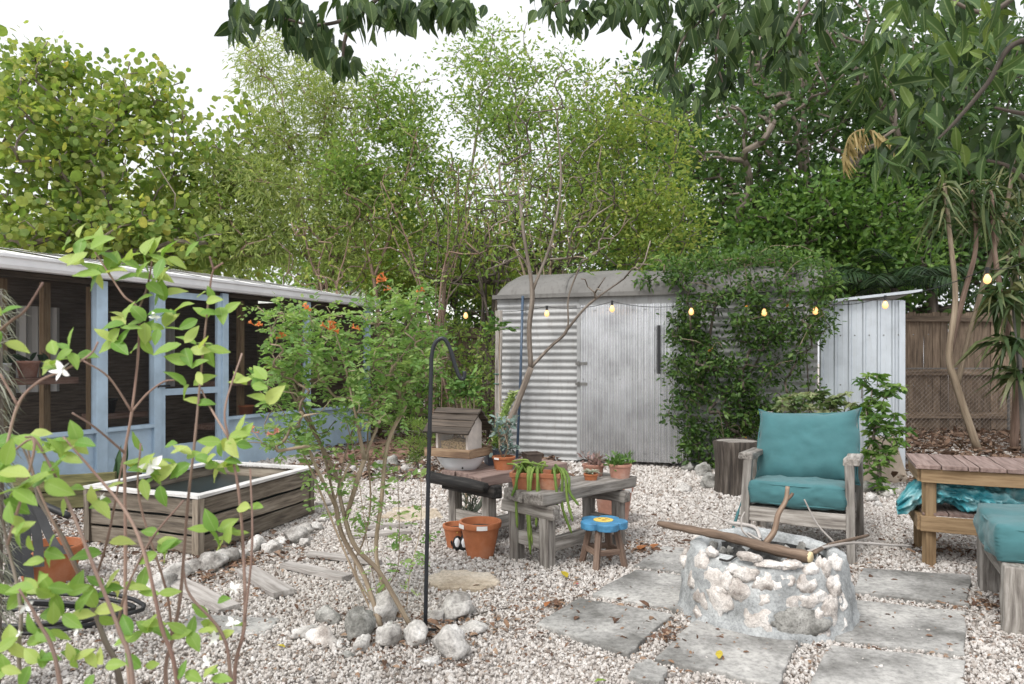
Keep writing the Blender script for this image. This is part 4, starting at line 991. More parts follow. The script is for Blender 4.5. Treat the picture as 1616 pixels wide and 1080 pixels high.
# ---- pots
def soilpot(name,label,base,rb,rt,h,mt='terra',sticker=None,soil=True,group=None,tilt=None,n=30):
    base=Vector(base); t=thing(name,label,'pot',base,group); m=MB(); m.lathe(potprof(rb,rt,h),base,n,.004); p=part('pot',m,M[mt],t,True)
    e=p.modifiers.new('edge','EDGE_SPLIT'); e.split_angle=R(35)
    if soil: m=MB(); m.lathe([(rt*.9,h*.80),(rt*.5,h*.83),(.001,h*.84)],base,n,.0); part('soil',m,M['soil'],t)
    if sticker:
        for an in sticker:
            m=MB(); rr=rt*1.045; m.sheet(lambda u,v:base+Vector((rr*math.cos(an+(u-.5)*.48),rr*math.sin(an+(u-.5)*.48),h*(.855+v*.115))),6,2); part('sticker',m,M['sticker'],t)
    return t
bp=G(759,884); bp.y+=.08; bp.x=(758-CENTRE)*bp.y/FPX
soilpot('flower_pot','large terracotta pot with two white stickers in front of the charred bench',bp,.085,.137,.235,sticker=(-1.45,-2.6))
sp=Vector(((722-CENTRE)*5.0/FPX,5.0,0))
soilpot('flower_pot','small terracotta pot behind the large one under the charred bench',sp,.07,.10,.16)
sp2=Vector(((752-CENTRE)*5.35/FPX,5.35,0))
soilpot('flower_pot','low terracotta bowl under the charred bench holding a dry succulent',sp2,.09,.12,.10)
fl=G(78,915); t_=soilpot('flower_pot','wide terracotta pot on the ground behind the left bush',Vector((-2.68,4.22,0)),.125,.178,.22)
# dry succulent and pale cactus stem in the bowl
LFg=leafm('grey green succulent leaf',[(0,(.13,.16,.11)),(1,(.34,.38,.30))],.6,.1)
t=thing('succulent_plant','grey dry succulent with pale cactus arm growing under the charred bench','plant',sp2+Vector((0,0,.08)))
m=MB(); c0=sp2+Vector((0,0,.08))
m.tube(curve([P(745,812,5.3),P(762,790,5.25),P(770,760,5.15)],5),[.018]*11,8); m.blob(P(771,757,5.15),(.028,.02,.03),2,.3); part('cactus_arm',m,plain('pale cactus skin',(.38,.44,.35),.7,var=.2,scale=20),t,True)
m=MB(); C=np.array([tuple(P(740+U(-8,10),795+U(-14,16),5.25)) for _ in range(60)]); A=rng.normal(size=(60,3)); A[:,2]+=.6; m.leaves(C,A,.05,.25,.4,'hex')
for k in range(5): m.tube([P(742,812,5.3),P(738+k*4,780+U(-5,8),5.25)],.004,5)
part('leaves',m,LFg,t)

# ---- two penguin figurines (plain black and white birds)
def penguin(label,base,h,rz=0):
    base=Vector(base); t=thing('penguin_figurine',label,'figurine',base,'penguin figurines')
    m=MB(); m.lathe([(.16*h,0),(.22*h,.1*h),(.235*h,.3*h),(.19*h,.55*h),(.12*h,.72*h),(.15*h,.82*h),(.13*h,.93*h),(.05*h,1.0*h)],base,18); part('body',m,M['black'],t,True)
    m=MB(); m.blob(base+Vector((0,-.13*h,.33*h)),(.15*h,.115*h,.29*h),2,.0); part('belly',m,M['enamel'],t,True)
    m=MB(); m.tube([base+Vector((0,-.12*h,.84*h)),base+Vector((0,-.24*h,.81*h))],[.045*h,.008*h],6); part('beak',m,M['seat_yellow'],t)
    for s in (-1,1):
        m=MB(); m.tube([base+Vector((s*.18*h,0,.6*h)),base+Vector((s*.27*h,-.02*h,.35*h)),base+Vector((s*.25*h,0,.15*h))],[.03*h,.055*h,.015*h],6); part('flipper',m,M['black'],t,True)
        m=MB(); m.blob(base+Vector((s*.1*h,-.16*h,.02*h)),(.07*h,.1*h,.03*h),1,.0); part('foot',m,M['black'],t,True)
q=G(722,868); penguin('little black and white penguin figurine, left of the pair by the big pot',q,.15)
q=G(733,868); q.y-=.01; penguin('little black and white penguin figurine, right of the pair by the big pot',q,.15)

# ---- benches
def bench(name,label,O,u,v,L,Wd,H,woodm,legw=.072,boards=2,front=None,over=.05):
    O=Vector(O); u=Vector((*u,0)).normalized(); v=Vector((*v,0)).normalized(); t=thing(name,label,'bench',O+u*L/2+v*Wd/2)
    def q(a,b,z): return O+u*a+v*b+Vector((0,0,z))
    for a in (.06,L-.12):
        for b in (.0,Wd):
            m=MB(); m.beam(q(a,b,-.03),q(a,b,H-.10),legw,legw,u,3,.004); part('leg',m,M['grey_wood'],t,bevel=.005)
        m=MB(); m.beam(q(a,.02,.16),q(a,Wd-.02,.16),.05,.09,(0,0,1),2,.004); part('cross_rail',m,M['grey_wood'],t,bevel=.004)
        m=MB(); m.beam(q(a,-over-.03,H-.085),q(a,Wd+over+.05,H-.085),.085,.085,(0,0,1),3,.006); part('cross_beam',m,front or M['grey_wood'],t,bevel=.012)
    m=MB(); m.beam(q(.06,.0,.14),q(L-.1,.0,.14),.04,.085,(0,0,1),3,.004); part('stretcher',m,M['grey_wood'],t,bevel=.004)
    wb=(Wd+2*over)/boards
    for k in range(boards):
        m=MB(); b=-over+wb*(k+.5); m.beam(q(-.04+U(-.02,.02),b,H-.003),q(L+.05+U(-.02,.02),b,H-.003),wb-.012,.07,(0,0,1),6,.005); part('top_board',m,woodm,t,bevel=.006)
    return q
qB=bench('wooden_bench','weathered grey timber bench holding the cactus trough',(.175,4.46,0),(.70,.714),(-.714,.70),.92,.26,.435,M['grey_wood'])
qA=bench('charred_bench','timber bench with charred black front beam behind the first bench',(-.20,5.02,0),(.70,.714),(-.714,.70),.80,.36,.46,M['deck_wood'],front=M['char_wood'],boards=3)
# rough charred log along the front of that bench
m=MB(); m.tube([qA(-.07,-.1,.425),qA(-.075,.1,.43),qA(-.07,.30,.43),qA(-.06,.50,.43)],[.036,.045,.040,.044],9)
solo('charred_log',m,M['char_wood'],qA(-.07,.2,.37),'charred black log lying along the front of the rear bench','log',smooth=True)

# ---- bird feeder on an upturned enamel basin
fb=qA(.09,.33,.465)
B=thing('enamel_basin','white enamel basin under the bird feeder','basin',fb)
m=MB(); m.lathe([(.07,0),(.10,.01),(.15,.065),(.178,.115),(.185,.12),(.172,.12),(.13,.07),(.08,.02)],fb,28,.0,.75); part('bowl',m,M['enamel'],B,True)
m=MB(); m.blob(fb+Vector((.02,-.125,.05)),(.008,.006,.008),1,.0); part('drain_hole',m,M['black'],B)
fz=fb+Vector((-.015,0,.118)); ang=R(-28); FS=1.12
fu=Vector((math.cos(ang),math.sin(ang),0)); fv=Vector((-fu.y,fu.x,0))
def q(a,b,z): return fz+(fu*a+fv*b+Vector((0,0,z*1.04)))*FS
FW=plain('bleached feeder board',(.66,.59,.54),.8,var=.12,scale=12); fd=thing('bird_feeder','wooden house shaped bird feeder with dark shingled roof and seed window','bird feeder',fz)
m=MB(); m.beam(q(-.16,0,.012),q(.16,0,.012),.27,.016,(0,0,1),2); part('tray_floor',m,M['feeder_tray'],fd)
for s in (-1,1):
    m=MB(); m.beam(q(-.17,s*.14,.035),q(.17,s*.14,.035),.016,.06,(0,0,1),3,.002); part('tray_side',m,M['feeder_tray'],fd,bevel=.002)
    m=MB(); m.beam(q(s*.165,-.13,.035),q(s*.165,.13,.035),.016,.058,(0,0,1),3,.002); part('tray_side',m,M['feeder_tray'],fd,bevel=.002)
    # pentagonal end wall
    m=MB(); pr=[(-.085,.02),(.085,.02),(.085,.21),(0,.285),(-.085,.21)]
    x0,x1=(s*.105,s*.122); vs=[tuple(q(x,b,z)) for x in (x0,x1) for b,z in pr]; f=[(0,1,2,3,4),(9,8,7,6,5)]+[(i,5+i,5+(i+1)%5,(i+1)%5) for i in range(5)]
    m.add(vs,f,[(z+3*s,b,x) for x in (x0,x1) for b,z in pr]); part('end_wall',m,FW,fd)
    m=MB()
    m.sheet(lambda uu,vv:q(lerp(-.1,.1,uu),s*.074,lerp(.03,.215,vv)),2,2)
    def acr(nt,p):
        p.inputs['Base Color'].default_value=(.9,.9,.88,1); p.inputs['Roughness'].default_value=.08
        tt=N_(nt,'ShaderNodeBsdfTransparent'); mx=N_(nt,'ShaderNodeMixShader'); mx.inputs[0].default_value=.14
        nt.links.new(tt.outputs[0],mx.inputs[1]); nt.links.new(p.outputs[0],mx.inputs[2]); nt.links.new(mx.outputs[0],nt.nodes['Material Output'].inputs[0])
    if s<0: AC=mat('clear acrylic',acr)
    part('seed_window',m,AC,fd)
    rp=MB(); rp.beam(q(-.165,s*.075,.272-.02),q(.165,s*.075,.272-.02),.205,.014,fv*(s*.66)+Vector((0,0,.75)),1)
    rr=None
    for k in range(4):
        m=MB(); f0=k/4
        b0=s*lerp(.165,.0,f0); z0=lerp(.155,.300,f0); b1=s*lerp(.165,-.0,f0+.27); z1=lerp(.155,.300,f0+.27)
        m.beam((q(-.17,b0,z0)+q(-.17,b1,z1))/2,(q(.17,b0,z0)+q(.17,b1,z1))/2,.062,.012,fv*(s*.66)+Vector((0,0,.75+.12*k)),4,.002); part('roof_slat',m,M['roof_wood'],fd)
m=MB(); m.blob(q(0,0,.075),(.1,.068,.055),2,.05); m.beam(q(-.1,0,.06),q(.1,0,.06),.13,.09); part('bird_seed',m,plain('bird seed',(.45,.31,.15),.9,var=.6,scale=90,b=.8),fd)

# ---- shepherd hook pole
hb=G(671,1004); dp_=hb.y
t=thing('shepherd_hook','tall black steel shepherd hook pole standing in the shrub ring','pole',hb)
m=MB(); pts=[hb,P(675,800,dp_),P(680,600,dp_)]
arc=[P(681,565,dp_),P(685,545,dp_),P(694,535,dp_),P(703,537,dp_),P(711,553,dp_),P(719,580,dp_),P(726,596,dp_),P(732,597,dp_),P(733,586,dp_)]
m.tube(curve(pts+arc,5),.0098,10); part('pole',m,M['blacksteel'],t,True)
m=MB(); m.tube([P(677.6,690,dp_),P(677.8,683,dp_)],.0125,10); part('joint_sleeve',m,M['blacksteel'],t)
m=MB(); m.beam(hb+Vector((-.06,.0,.03)),hb+Vector((.05,.0,.03)),.01,.01); part('foot_bar',m,M['blacksteel'],t)

# ---- plants and pots on the benches
LFc=leafm('dangling cactus green',[(0,(.10,.18,.035)),(1,(.24,.33,.08))],.5,.1)
def trough():
    c=qB(.15,.17,.435); u=Vector((.93,-.18,0)).normalized(); v=Vector((-u.y,u.x,0)); t=thing('terracotta_trough','terracotta trough overflowing with dangling finger cactus on the grey bench','pot',c)
    L,Wd,h=.155,.085,.135; vs=[]
    for z,k in ((0,.86),(h*.78,.97),(h*.78,1.03),(h,1.05),(h,.95),(h*.8,.93)):
        for a,b in ((-1,-1),(1,-1),(1,1),(-1,1)): vs.append(tuple(c+u*a*L*k+v*b*Wd*(k)+Vector((0,0,z))))
    f=[(i*4+j,i*4+(j+1)%4,(i+1)*4+(j+1)%4,(i+1)*4+j) for i in range(5) for j in range(4)]+[(3,2,1,0),(20,21,22,23)]
    m=MB(); m.add(vs,f); part('trough',m,M['terra_trough'],t,bevel=.006)
    spec=[(-.10,.32,-.02),(-.07,.12,-.06),(-.03,.48,0),(-.01,.18,.05),(.01,.30,.03),(.12,.34,.10),(.10,.22,.06),(.13,.26,.12),(-.05,.42,.02),(.0,.38,-.03),(.14,.16,.14)]
    for k,(a,len_,dx) in enumerate(spec):
        p0=c+u*a+v*U(-.03,.03)+Vector((0,0,h*.85)); out=-v*.1+u*dx*.5
        p=[p0,p0+out*.5+Vector((0,0,.05)),p0+out*1.15+Vector((0,0,-.0)),p0+out*1.35+Vector((0,0,-len_*.5))+u*U(-.01,.02),p0+out*1.4+Vector((0,0,-len_))+u*(U(-.02,.03)+dx*.3)]
        cv=curve(p,6); m=MB(); m.tube(cv,[.009*(1+.18*math.sin(i*2.2)) for i in range(len(cv)-1)]+[.004],7); part('cactus_stem',m,LFc,t,True)
    for k in range(12):
        p0=c+u*U(-.12,.13)+v*U(-.05,.05)+Vector((0,0,h*.85)); m=MB(); cv=curve([p0,p0+Vector((U(-.05,.05),U(-.05,.05),U(.05,.09))),p0+Vector((U(-.12,.12),U(-.1,.1),U(.03,.08)))],5); m.tube(cv,taper(.009,.006,len(cv)),6); part('cactus_stem',m,LFc,t,True)
trough()
def succ(name,label,base,fn,cat='plant'):
    t=thing(name,label,cat,base); fn(t,Vector(base)); return t
LFa=leafm('pale aloe leaf',[(0,(.30,.33,.25)),(1,(.50,.50,.42))],.5,.1)
LFr=leafm('red tinged succulent leaf',[(0,(.16,.17,.12)),(.5,(.30,.18,.17)),(1,(.42,.33,.30))],.5,.1)
LFb=leafm('blue grey succulent leaf',[(0,(.10,.16,.14)),(1,(.26,.34,.31))],.5,.1)
LFgr=leafm('fresh green leaf',[(0,(.05,.13,.03)),(1,(.16,.28,.07))],.45,.25)
# orange pot with sticker on the charred bench
b1=qA(.30,.10,.47); soilpot('flower_pot','terracotta pot with white sticker beside the bird feeder',b1,.06,.085,.115,sticker=(-2.2,))
def tallsucc(t,b):
    m=MB()
    for k in range(9): m.tube(curve([b,b+Vector((U(-.04,.04),U(-.03,.03),.09)),b+Vector((U(-.07,.07),U(-.05,.05),U(.14,.30)))],4),.004,5)
    part('stems',m,M['bark_tan'],t)
    m=MB(); pts=[b+Vector((U(-.07,.08),U(-.05,.05),U(.06,.30))) for _ in range(26)]; tufts(m,pts,9,.018,.035,.55,'hex',.5,0,.3); part('leaves',m,LFb,t)
succ('succulent_plant','tall blue grey succulent growing in the stickered pot',b1+Vector((0,0,.095)),tallsucc)
# dark square pots
def sqpot(label,base,w,h,mt,rz=.3):
    base=Vector(base); t=thing('square_pot',label,'pot',base); m=MB(); vs=[]
    mt3=Matrix.Rotation(rz,3,'Z')
    for z,k in ((0,.8),(h*.9,1),(h*.9,1.06),(h,1.06),(h,.96),(h*.8,.94)):
        for a,b in ((-1,-1),(1,-1),(1,1),(-1,1)): vs.append(tuple(base+mt3@Vector((a*w/2*k,b*w/2*k,z))))
    f=[(i*4+j,i*4+(j+1)%4,(i+1)*4+(j+1)%4,(i+1)*4+j) for i in range(5) for j in range(4)]+[(3,2,1,0),(20,21,22,23)]
    m.add(vs,f); part('pot',m,mt,t,bevel=.003); m=MB(); m.box(base+Vector((0,0,h*.82)),(w*.9,w*.9,.01),rz); part('soil',m,M['soil'],t); return t
b2=qA(.42,.32,.47); sqpot('dark blue grey square pot behind the bird feeder',b2,.15,.15,plain('blue grey plastic',(.10,.12,.16),.5))
b3=qA(.52,.02,.47); sqpot('brown square pot right of the stickered terracotta pot',b3,.12,.13,plain('brown plastic',(.10,.075,.06),.7,var=.3))
def euph(t,b):
    cv=curve([b,b+Vector((.03,0,.15)),b+Vector((.09,.02,.32)),b+Vector((.15,.03,.44))],6)
    for k in range(len(cv)-1):
        pass
    m=MB(); m.tube(cv,[.026]*(len(cv)-2)+[.02,.008],6); part('column',m,LFc,t,True)
    m=MB(); C=[];A=[]
    for p in cv:
        for k in range(7): a=k*.9+U(0,.5); C.append(tuple(p)); A.append((math.cos(a),math.sin(a),U(.2,.6)))
    m.leaves(C,A,.05,.5,.5,'hex'); part('spine_leaves',m,leafm('pale green spur',[(0,(.22,.30,.10)),(1,(.42,.47,.22))],.5,.1),t)
    m=MB(); C=[tuple(b+Vector((-.05,0,.01)))]*5; A=[(-.8,0,.5),(-.4,.2,.7),(.6,-.2,.4),(-.6,-.3,.3),(.2,.2,.8)]; m.leaves(C,A,.13,.16,.4,'lance',.3,.2); part('side_leaves',m,LFgr,t)
succ('columnar_succulent','pale green knobbly column plant leaning from the dark square pot',b2+Vector((0,0,.12)),euph)
# pots at the right end of the grey bench
b4=qB(.62,.10,.435); soilpot('flower_pot','tiny terracotta pot with pale aloe on the grey bench',b4,.034,.05,.075)
def aloe(t,b):
    m=MB(); n=16; A=np.array([(math.cos(i*2.4),math.sin(i*2.4),.5+.05*i) for i in range(n)]); m.leaves(np.array([tuple(b)]*n),A,.09,.25,.7,'lance',.35,.35); part('leaves',m,LFa,t)
succ('aloe_plant','pale aloe rosette in the tiny pot on the grey bench',b4+Vector((0,0,.065)),aloe)
b5=qB(.86,.03,.435); soilpot('flower_pot','pinkish terracotta pot of green succulents at the end of grey bench',b5,.06,.082,.125,'terra_pink')
b6=qB(.80,.22,.435); soilpot('flower_pot','pale pink pot of red succulents at the end of grey bench',b6,.06,.078,.11,'terra_pink')
def mound(lm,n,sp,up=.8,ln=.04):
    def f(t,b):
        m=MB(); pts=[b+Vector((U(-sp,sp),U(-sp,sp)*.8,U(0,.07))) for _ in range(n)]; tufts(m,pts,12,.018,ln,.28,'hex',.4,0,up); part('leaves',m,lm,t)
    return f
succ('succulent_plant','bushy green succulent in the pinkish pot at bench end',b5+Vector((0,0,.11)),mound(LFgr,18,.06))
succ('succulent_plant','reddish pink succulent in the pale pot at bench end',b6+Vector((0,0,.095)),mound(LFr,14,.07,.4))
b7=Vector(((968-CENTRE)*5.75/FPX,5.75,0)); soilpot('flower_pot','tall pinkish terracotta pot on the ground behind the bench end',b7,.11,.155,.30,'terra_pink',sticker=(-.9,))

# ---- flower stool
sc=Vector(((952-CENTRE)*4.56/FPX,4.56,0)); st=thing('flower_stool','small wooden stool with bright blue flower shaped seat','stool',sc)
H_=.285
for k in range(5):
    pass
ring=[]
for i in range(80):
    a=2*math.pi*i/80; r=.112+.040*abs(math.cos(2.5*a+.4))**.55; ring.append((sc.x+r*math.cos(a),sc.y+r*math.sin(a)))
m=MB(); m.prism(ring,H_-.045,H_); part('seat',m,M['seat_blue'],st,bevel=.006)
m=MB(); m.lathe([(.062,H_+.0005),(.062,H_+.004),(.058,H_+.005)],sc,28); sf=part('flower_centre',m,M['seat_yellow'],st)
dk=plain('brown paint mark',(.22,.08,.02),.6)
for x,y,s in ((-.02,.015,.011),(.022,.012,.011),(0,-.022,.016),(.035,-.01,.007)):
    m=MB(); m.blob(sc+Vector((x,y,H_+.005)),(s,s*.6,.002),2,.0); part('painted_mark',m,dk,sf)
lg=[]
for sx,sy in ((-1,-1),(1,-1),(1,1),(-1,1)):
    a=math.atan2(sy,sx)+.35; top=sc+Vector((.085*math.cos(a),.085*math.sin(a),H_-.045)); bot=sc+Vector((.145*math.cos(a),.145*math.sin(a),-.01)); lg.append((top,bot))
    m=MB(); m.beam(bot,top,.038,.034,Vector((math.cos(a),math.sin(a),0)),2,.002); part('leg',m,M['stool_wood'],st,bevel=.003)
for k in range(4):
    a=lg[k][0].lerp(lg[k][1],.55); b=lg[(k+1)%4][0].lerp(lg[(k+1)%4][1],.55); m=MB(); m.beam(a,b,.018,.034,(0,0,1),1); part('stretcher',m,M['stool_wood'],st,bevel=.002)

# ---- fire pit
fc=Vector((1.30,3.74,0)); pit=thing('fire_pit','round cement fire pit studded with cream coral stones','fire pit',fc)
m=MB(); prof=[(.455,-.02),(.44,.01),(.425,.06),(.405,.18),(.39,.29),(.375,.325),(.335,.34),(.30,.325),(.285,.25),(.28,.05),(.1,.04),(.01,.04)]
n=120; prof=[(lerp(a[0],b[0],t/4),lerp(a[1],b[1],t/4)) for a,b in zip(prof,prof[1:]) for t in range(4)]+[prof[-1]]; vs=[]
for r,z in prof:
    for j in range(n):
        a=2*math.pi*j/n; p=Vector((math.cos(a),math.sin(a),z*3)); k=1+.04*noise.noise(p*2.2+Vector((3,1,0)))+.03*noise.noise(p*6)+.016*noise.noise(p*14)
        zz=z+(.02*noise.noise(p*1.7+Vector((9,0,0))) if z>.2 else 0); vs.append((fc.x+r*k*math.cos(a),fc.y+r*k*math.sin(a),zz))
m.add(vs,[(i*n+j,i*n+(j+1)%n,(i+1)*n+(j+1)%n,(i+1)*n+j) for i in range(len(prof)-1) for j in range(n)]); part('cement_wall',m,M['cement'],pit,True)
m=MB(); m.lathe([(.29,.055),(.2,.07),(.01,.075)],fc,30,.0); part('ash_bed',m,M['soil'],pit)
m=MB(); m.sheet(lambda u,v:fc+Vector((math.cos(u*6.2832),math.sin(u*6.2832),0))*(.272+.008*noise.noise(Vector((math.cos(u*6.2832)*3,math.sin(u*6.2832)*3,v*2)))+.012*v)+Vector((0,0,.05+.245*v)),60,6); part('sooty_lining',m,M['soot'],pit,True)
def pitpt(px,py):
    k=(px-CENTRE)/FPX; kz=-(py-HORIZON)/FPX
    for i in range(400):
        d=3.2+i*.002; x=k*d; z=CAM_H+kz*d; r=lerp(.43,.385,max(0,min(1,z/.32)))
        if math.hypot(x-fc.x,d-fc.y)<r: return Vector((x,d,z))
    return None
stones=[(1105,893,13,16),(1123,917,26,15),(1146,912,11,11),(1103,945,14,13),(1130,948,19,20),(1178,908,15,11),(1168,936,13,18),(1206,922,14,13),(1225,925,10,8),(1245,918,12,8),(1272,922,15,12),(1281,902,11,9),(1303,897,10,15),(1208,950,10,9),(1237,947,22,14),(1275,950,15,10),(1204,982,22,22),(1262,988,34,24),(1318,930,12,16),(1312,965,14,20),(1290,975,12,14),(1092,918,8,14),(1155,898,10,7),(1120,872,8,6),(1180,880,15,6),(1213,892,18,6),(1248,893,14,6),(1322,890,8,12),(1330,955,8,14),(1140,932,9,8),(1298,940,9,9),(1100,970,9,10),(1330,985,8,10),(1300,1000,12,8)]
for x,y,rx,ry in stones:
    p=pitpt(x,y)
    if p is None: continue
    nn=(p-fc); nn.z=0; nn.normalize(); rz=math.atan2(nn.y,nn.x)+math.pi/2; k=p.y/FPX; m=MB()
    m.blob(p-nn*.012,(rx*k*1.34,.027,ry*k*1.30),3,.38,2.0,rz,0,None,6); part('stone',m,M['rock_grey'] if (x,y)==(1262,988) else M['rock_pink'],pit,True)
for i in range(22):
    a=U(.1,3.0); z=U(.05,.3); p=fc+Vector((math.cos(a)*.40,math.sin(a)*.40,z)); m=MB(); m.blob(p,(U(.03,.06),.03,U(.025,.05)),2,.5,1.7,a+math.pi/2); part('stone',m,M['rock_pink'],pit,True)
for i in range(16):
    a=U(0.4,2.75); z=U(.12,.28); p=fc+Vector((math.cos(a)*.292,math.sin(a)*.292,z)); m=MB(); m.blob(p,(U(.03,.055),.022,U(.02,.04)),2,.45,1.7,a+math.pi/2); part('stone',m,M['rock_grey'],pit,True)
# ---- wood on the pit
m=MB(); cv=curve([P(1038,826,4.02),P(1090,836,3.90),P(1150,848,3.75),P(1215,866,3.58),P(1278,880,3.44)],6); m.tube(cv,[.012,.017]+[(.019+.010*i/(len(cv)-3))*(1+.10*math.sin(i*1.9)) for i in range(len(cv)-2)],10)
lo=solo('firewood_log','thick brown branch laid across the fire pit with pale cut end','log',(0,0,0)) if False else None
L0=thing('firewood_log','thick brown branch laid across the fire pit with pale cut end','log',cv[len(cv)//2]); part('branch',m,M['stick'],L0,True)
m=MB(); e=cv[-1]; dr_=(cv[-1]-cv[-2]).normalized(); m.tube([e-dr_*.045+Vector((-.004,-.003,.010)),e-dr_*.02+Vector((0,0,.004)),e+dr_*.004,e+dr_*.010],[.014,.0235,.0275,.020],10); part('cut_end',m,M['cut'],L0,True)
def stick(label,pts,r0,r1,mt='stick',name='dead_branch',forks=()):
    cv=curve([P(*p) for p in pts],5); m=MB(); m.tube(cv,taper(r0,r1,len(cv)),7)
    for f in forks: c2=curve([P(*p) for p in f],4); m.tube(c2,taper(r0*.6,r1*.7,len(c2)),6)
    return solo(name,m,M[mt],cv[0],label,'branch',None,smooth=True)
stick('crooked brown branch sticking up from the fire pit',[(1208,858,3.75),(1222,838,3.75),(1228,812,3.76),(1240,790,3.78),(1243,768,3.78)],.017,.011,forks=[[(1240,790,3.78),(1249,782,3.78),(1251,778,3.78)]])
stick('long pale bent twig reaching right from the fire pit rim',[(1270,872,3.6),(1310,862,3.7),(1350,857,3.8),(1400,860,3.9),(1438,862,4.0)],.008,.006,'pale_wood')
stick('pale straight stick poking up right of the crooked branch',[(1318,858,3.9),(1290,828,3.95),(1269,788,4.0)],.006,.004,'pale_wood')
stick('thin pale twig rising at the left of the fire pit',[(1188,852,3.9),(1172,838,3.95),(1170,820,3.98),(1175,808,4.0)],.006,.003,'pale_wood')
stick('thin pale twig lying left over the gravel behind the pit',[(1200,853,3.9),(1160,830,4.2),(1110,805,4.6),(1070,786,5.0)],.006,.003,'pale_wood')
stick('dark burnt curved twig on the front rim of the pit',[(1136,883,3.5),(1150,885,3.46),(1165,876,3.48),(1185,872,3.5)],.006,.005,'char_wood')
stick('pale flat stick across the back rim of the pit',[(1150,825,4.12),(1190,832,4.05),(1200,850,3.95)],.011,.009,'pale_wood')
stick('brown twig leaning over the right rim of the pit',[(1285,872,3.55),(1310,860,3.8),(1350,850,4.1),(1370,845,4.3)],.012,.008)
m=MB()
for k in range(40):
    a=U(0,6.28); r=U(0,.22); p=fc+Vector((r*math.cos(a),r*math.sin(a),U(.08,.24))); e=p+Vector((U(-.2,.2),U(-.2,.2),U(-.03,.07))); m.tube([p,e],U(.002,.006),5)
solo('kindling_twigs',m,M['stick'],fc+Vector((0,0,.07)),'tangle of thin dry twigs heaped inside the fire pit','twigs',kind='stuff')
stick('brown curved bark strip lying in front of the shrub ring',[(570,1038,3.2),(610,1030,3.25),(660,1022,3.3),(690,1018,3.33)],.016,.010,'bark_red')
stick('short brown stick lying right of the fire pit on the slab edge',[(1340,938,4.03),(1372,942,4.0),(1418,944,3.98)],.012,.014)
stick('pale thin stick lying in the shrub ring by the hook pole',[(660,990,3.45),(690,968,3.6),(720,955,3.75)],.006,.004,'pale_wood')
stick('thin dark twig lying on gravel right of the hook pole',[(740,975,3.62),(770,965,3.70),(800,960,3.76)],.004,.003,'bark_dark')

# ---- armchair
cr=Vector((.885,-.466,0)); cb=Vector((.466,.885,0)); c0=Vector((1.87,4.79,0))   # front centre on the ground
ch=thing('garden_armchair','weathered wooden armchair with thick teal cushions behind the fire pit','armchair',c0)
def q(a,b,z): return c0+cr*a+cb*b+Vector((0,0,z))
for s in (-1,1):
    m=MB(); m.beam(q(s*.33,-.01,-.02),q(s*.315,.05,.61),.085,.055,cr,4,.004); part('front_leg',m,M['grey_wood'],ch,bevel=.006)
    m=MB(); m.beam(q(s*.33,.76,-.02),q(s*.33,.50,.60),.06,.085,cr,4,.004) ; part('rear_leg',m,M['grey_wood'],ch,bevel=.006)
    m=MB(); m.beam(q(s*.325,.005,.632),q(s*.33,.60,.605),.095,.045,(0,0,1),4,.004); part('arm_rest',m,M['grey_wood'],ch,bevel=.008)
    m=MB(); m.beam(q(s*.305,.02,.26),q(s*.305,.66,.20),.045,.085,(0,0,1),3,.004); part('side_rail',m,M['grey_wood'],ch,bevel=.005)
    m=MB(); m.beam(q(s*.30,.54,.22),q(s*.30,.83,.88),.04,.07,cr,4,.004); part('back_post',m,M['grey_wood'],ch,bevel=.005)
m=MB(); m.beam(q(-.31,.01,.25),q(.31,.01,.25),.045,.10,(0,0,1),5,.004); part('front_rail',m,M['grey_wood'],ch,bevel=.006)
for k in range(5):
    m=MB(); b=.10+k*.11; m.beam(q(-.29,b,.262-b*.05),q(.29,b,.262-b*.05),.07,.02); part('seat_slat',m,M['grey_wood'],ch)
for k in range(5):
    f=.3+k*.16; b=.565+.28*f; z=.22+.64*f; m=MB(); m.beam(q(-.29,b,z),q(.29,b,z),.02,.06,(0,0,1)); part('back_slat',m,M['grey_wood'],ch)
def cushion(fr,sx,sy,sz,seed,puff=.5,ear=0.0,k=26):
    """boxy cushion: superellipsoid with sagging faces; fr maps local -> world"""
    m=MB(); v,f=ICO(5); out=[]
    for p in v:
        p=Vector(p); e=.22
        g=max(abs(p.x),abs(p.y),abs(p.z)); b=p/g
        w=.80; r=b*w+p*(1-w)*1.05
        edge=max(0,(abs(b.x)+abs(b.y))/2)
        x,y,z=r.x,r.y,r.z
        taper_=1-puff*max(abs(b.x)**6,abs(b.y)**6)
        z*=taper_
        if ear:
            c=(abs(b.x)*abs(b.y))**8; x*=1+ear*c; y*=1+ear*c
        n1=.045*noise.noise(Vector((x*2.1,y*2.1,z))+Vector((seed,0,0)))+.03*noise.noise(Vector((x*5,y*5,z*2))+Vector((0,seed,0)))+.012*noise.noise(Vector((x*13,y*4,z*3))+Vector((0,seed,4)))
        out.append(tuple(fr(x*sx*(1+n1),y*sy*(1+n1*.7),z*sz*(1+n1*3))))
    m.add(out,f); return m
seat=cushion(lambda x,y,z:q(x,.285+y,.375+z-(y)*.07+.015*x*x),.315,.33,.092,3,.14); sc_=part('seat_cushion',seat,M['teal'],ch,True)
def ringpipe(fr,sx,sy,z,parent):
    for zz in z:
        m=MB(); rg=[]
        for i in range(81):
            a=2*math.pi*i/80; cx,cy=math.cos(a),math.sin(a); g=max(abs(cx),abs(cy)); x=cx/g*.8+cx*.2*1.0; y=cy/g*.8+cy*.2*1.0; rg.append(fr(x*sx,y*sy,zz))
        m.tube(rg,.0055,6,False); part('piping',m,M['teal'],parent,True)
ringpipe(lambda x,y,z:q(x,.285+y,.375+z-(y)*.07+.015*x*x),.302,.316,(.062,-.062),sc_)
bk=Vector((0,.40,.916)).normalized()
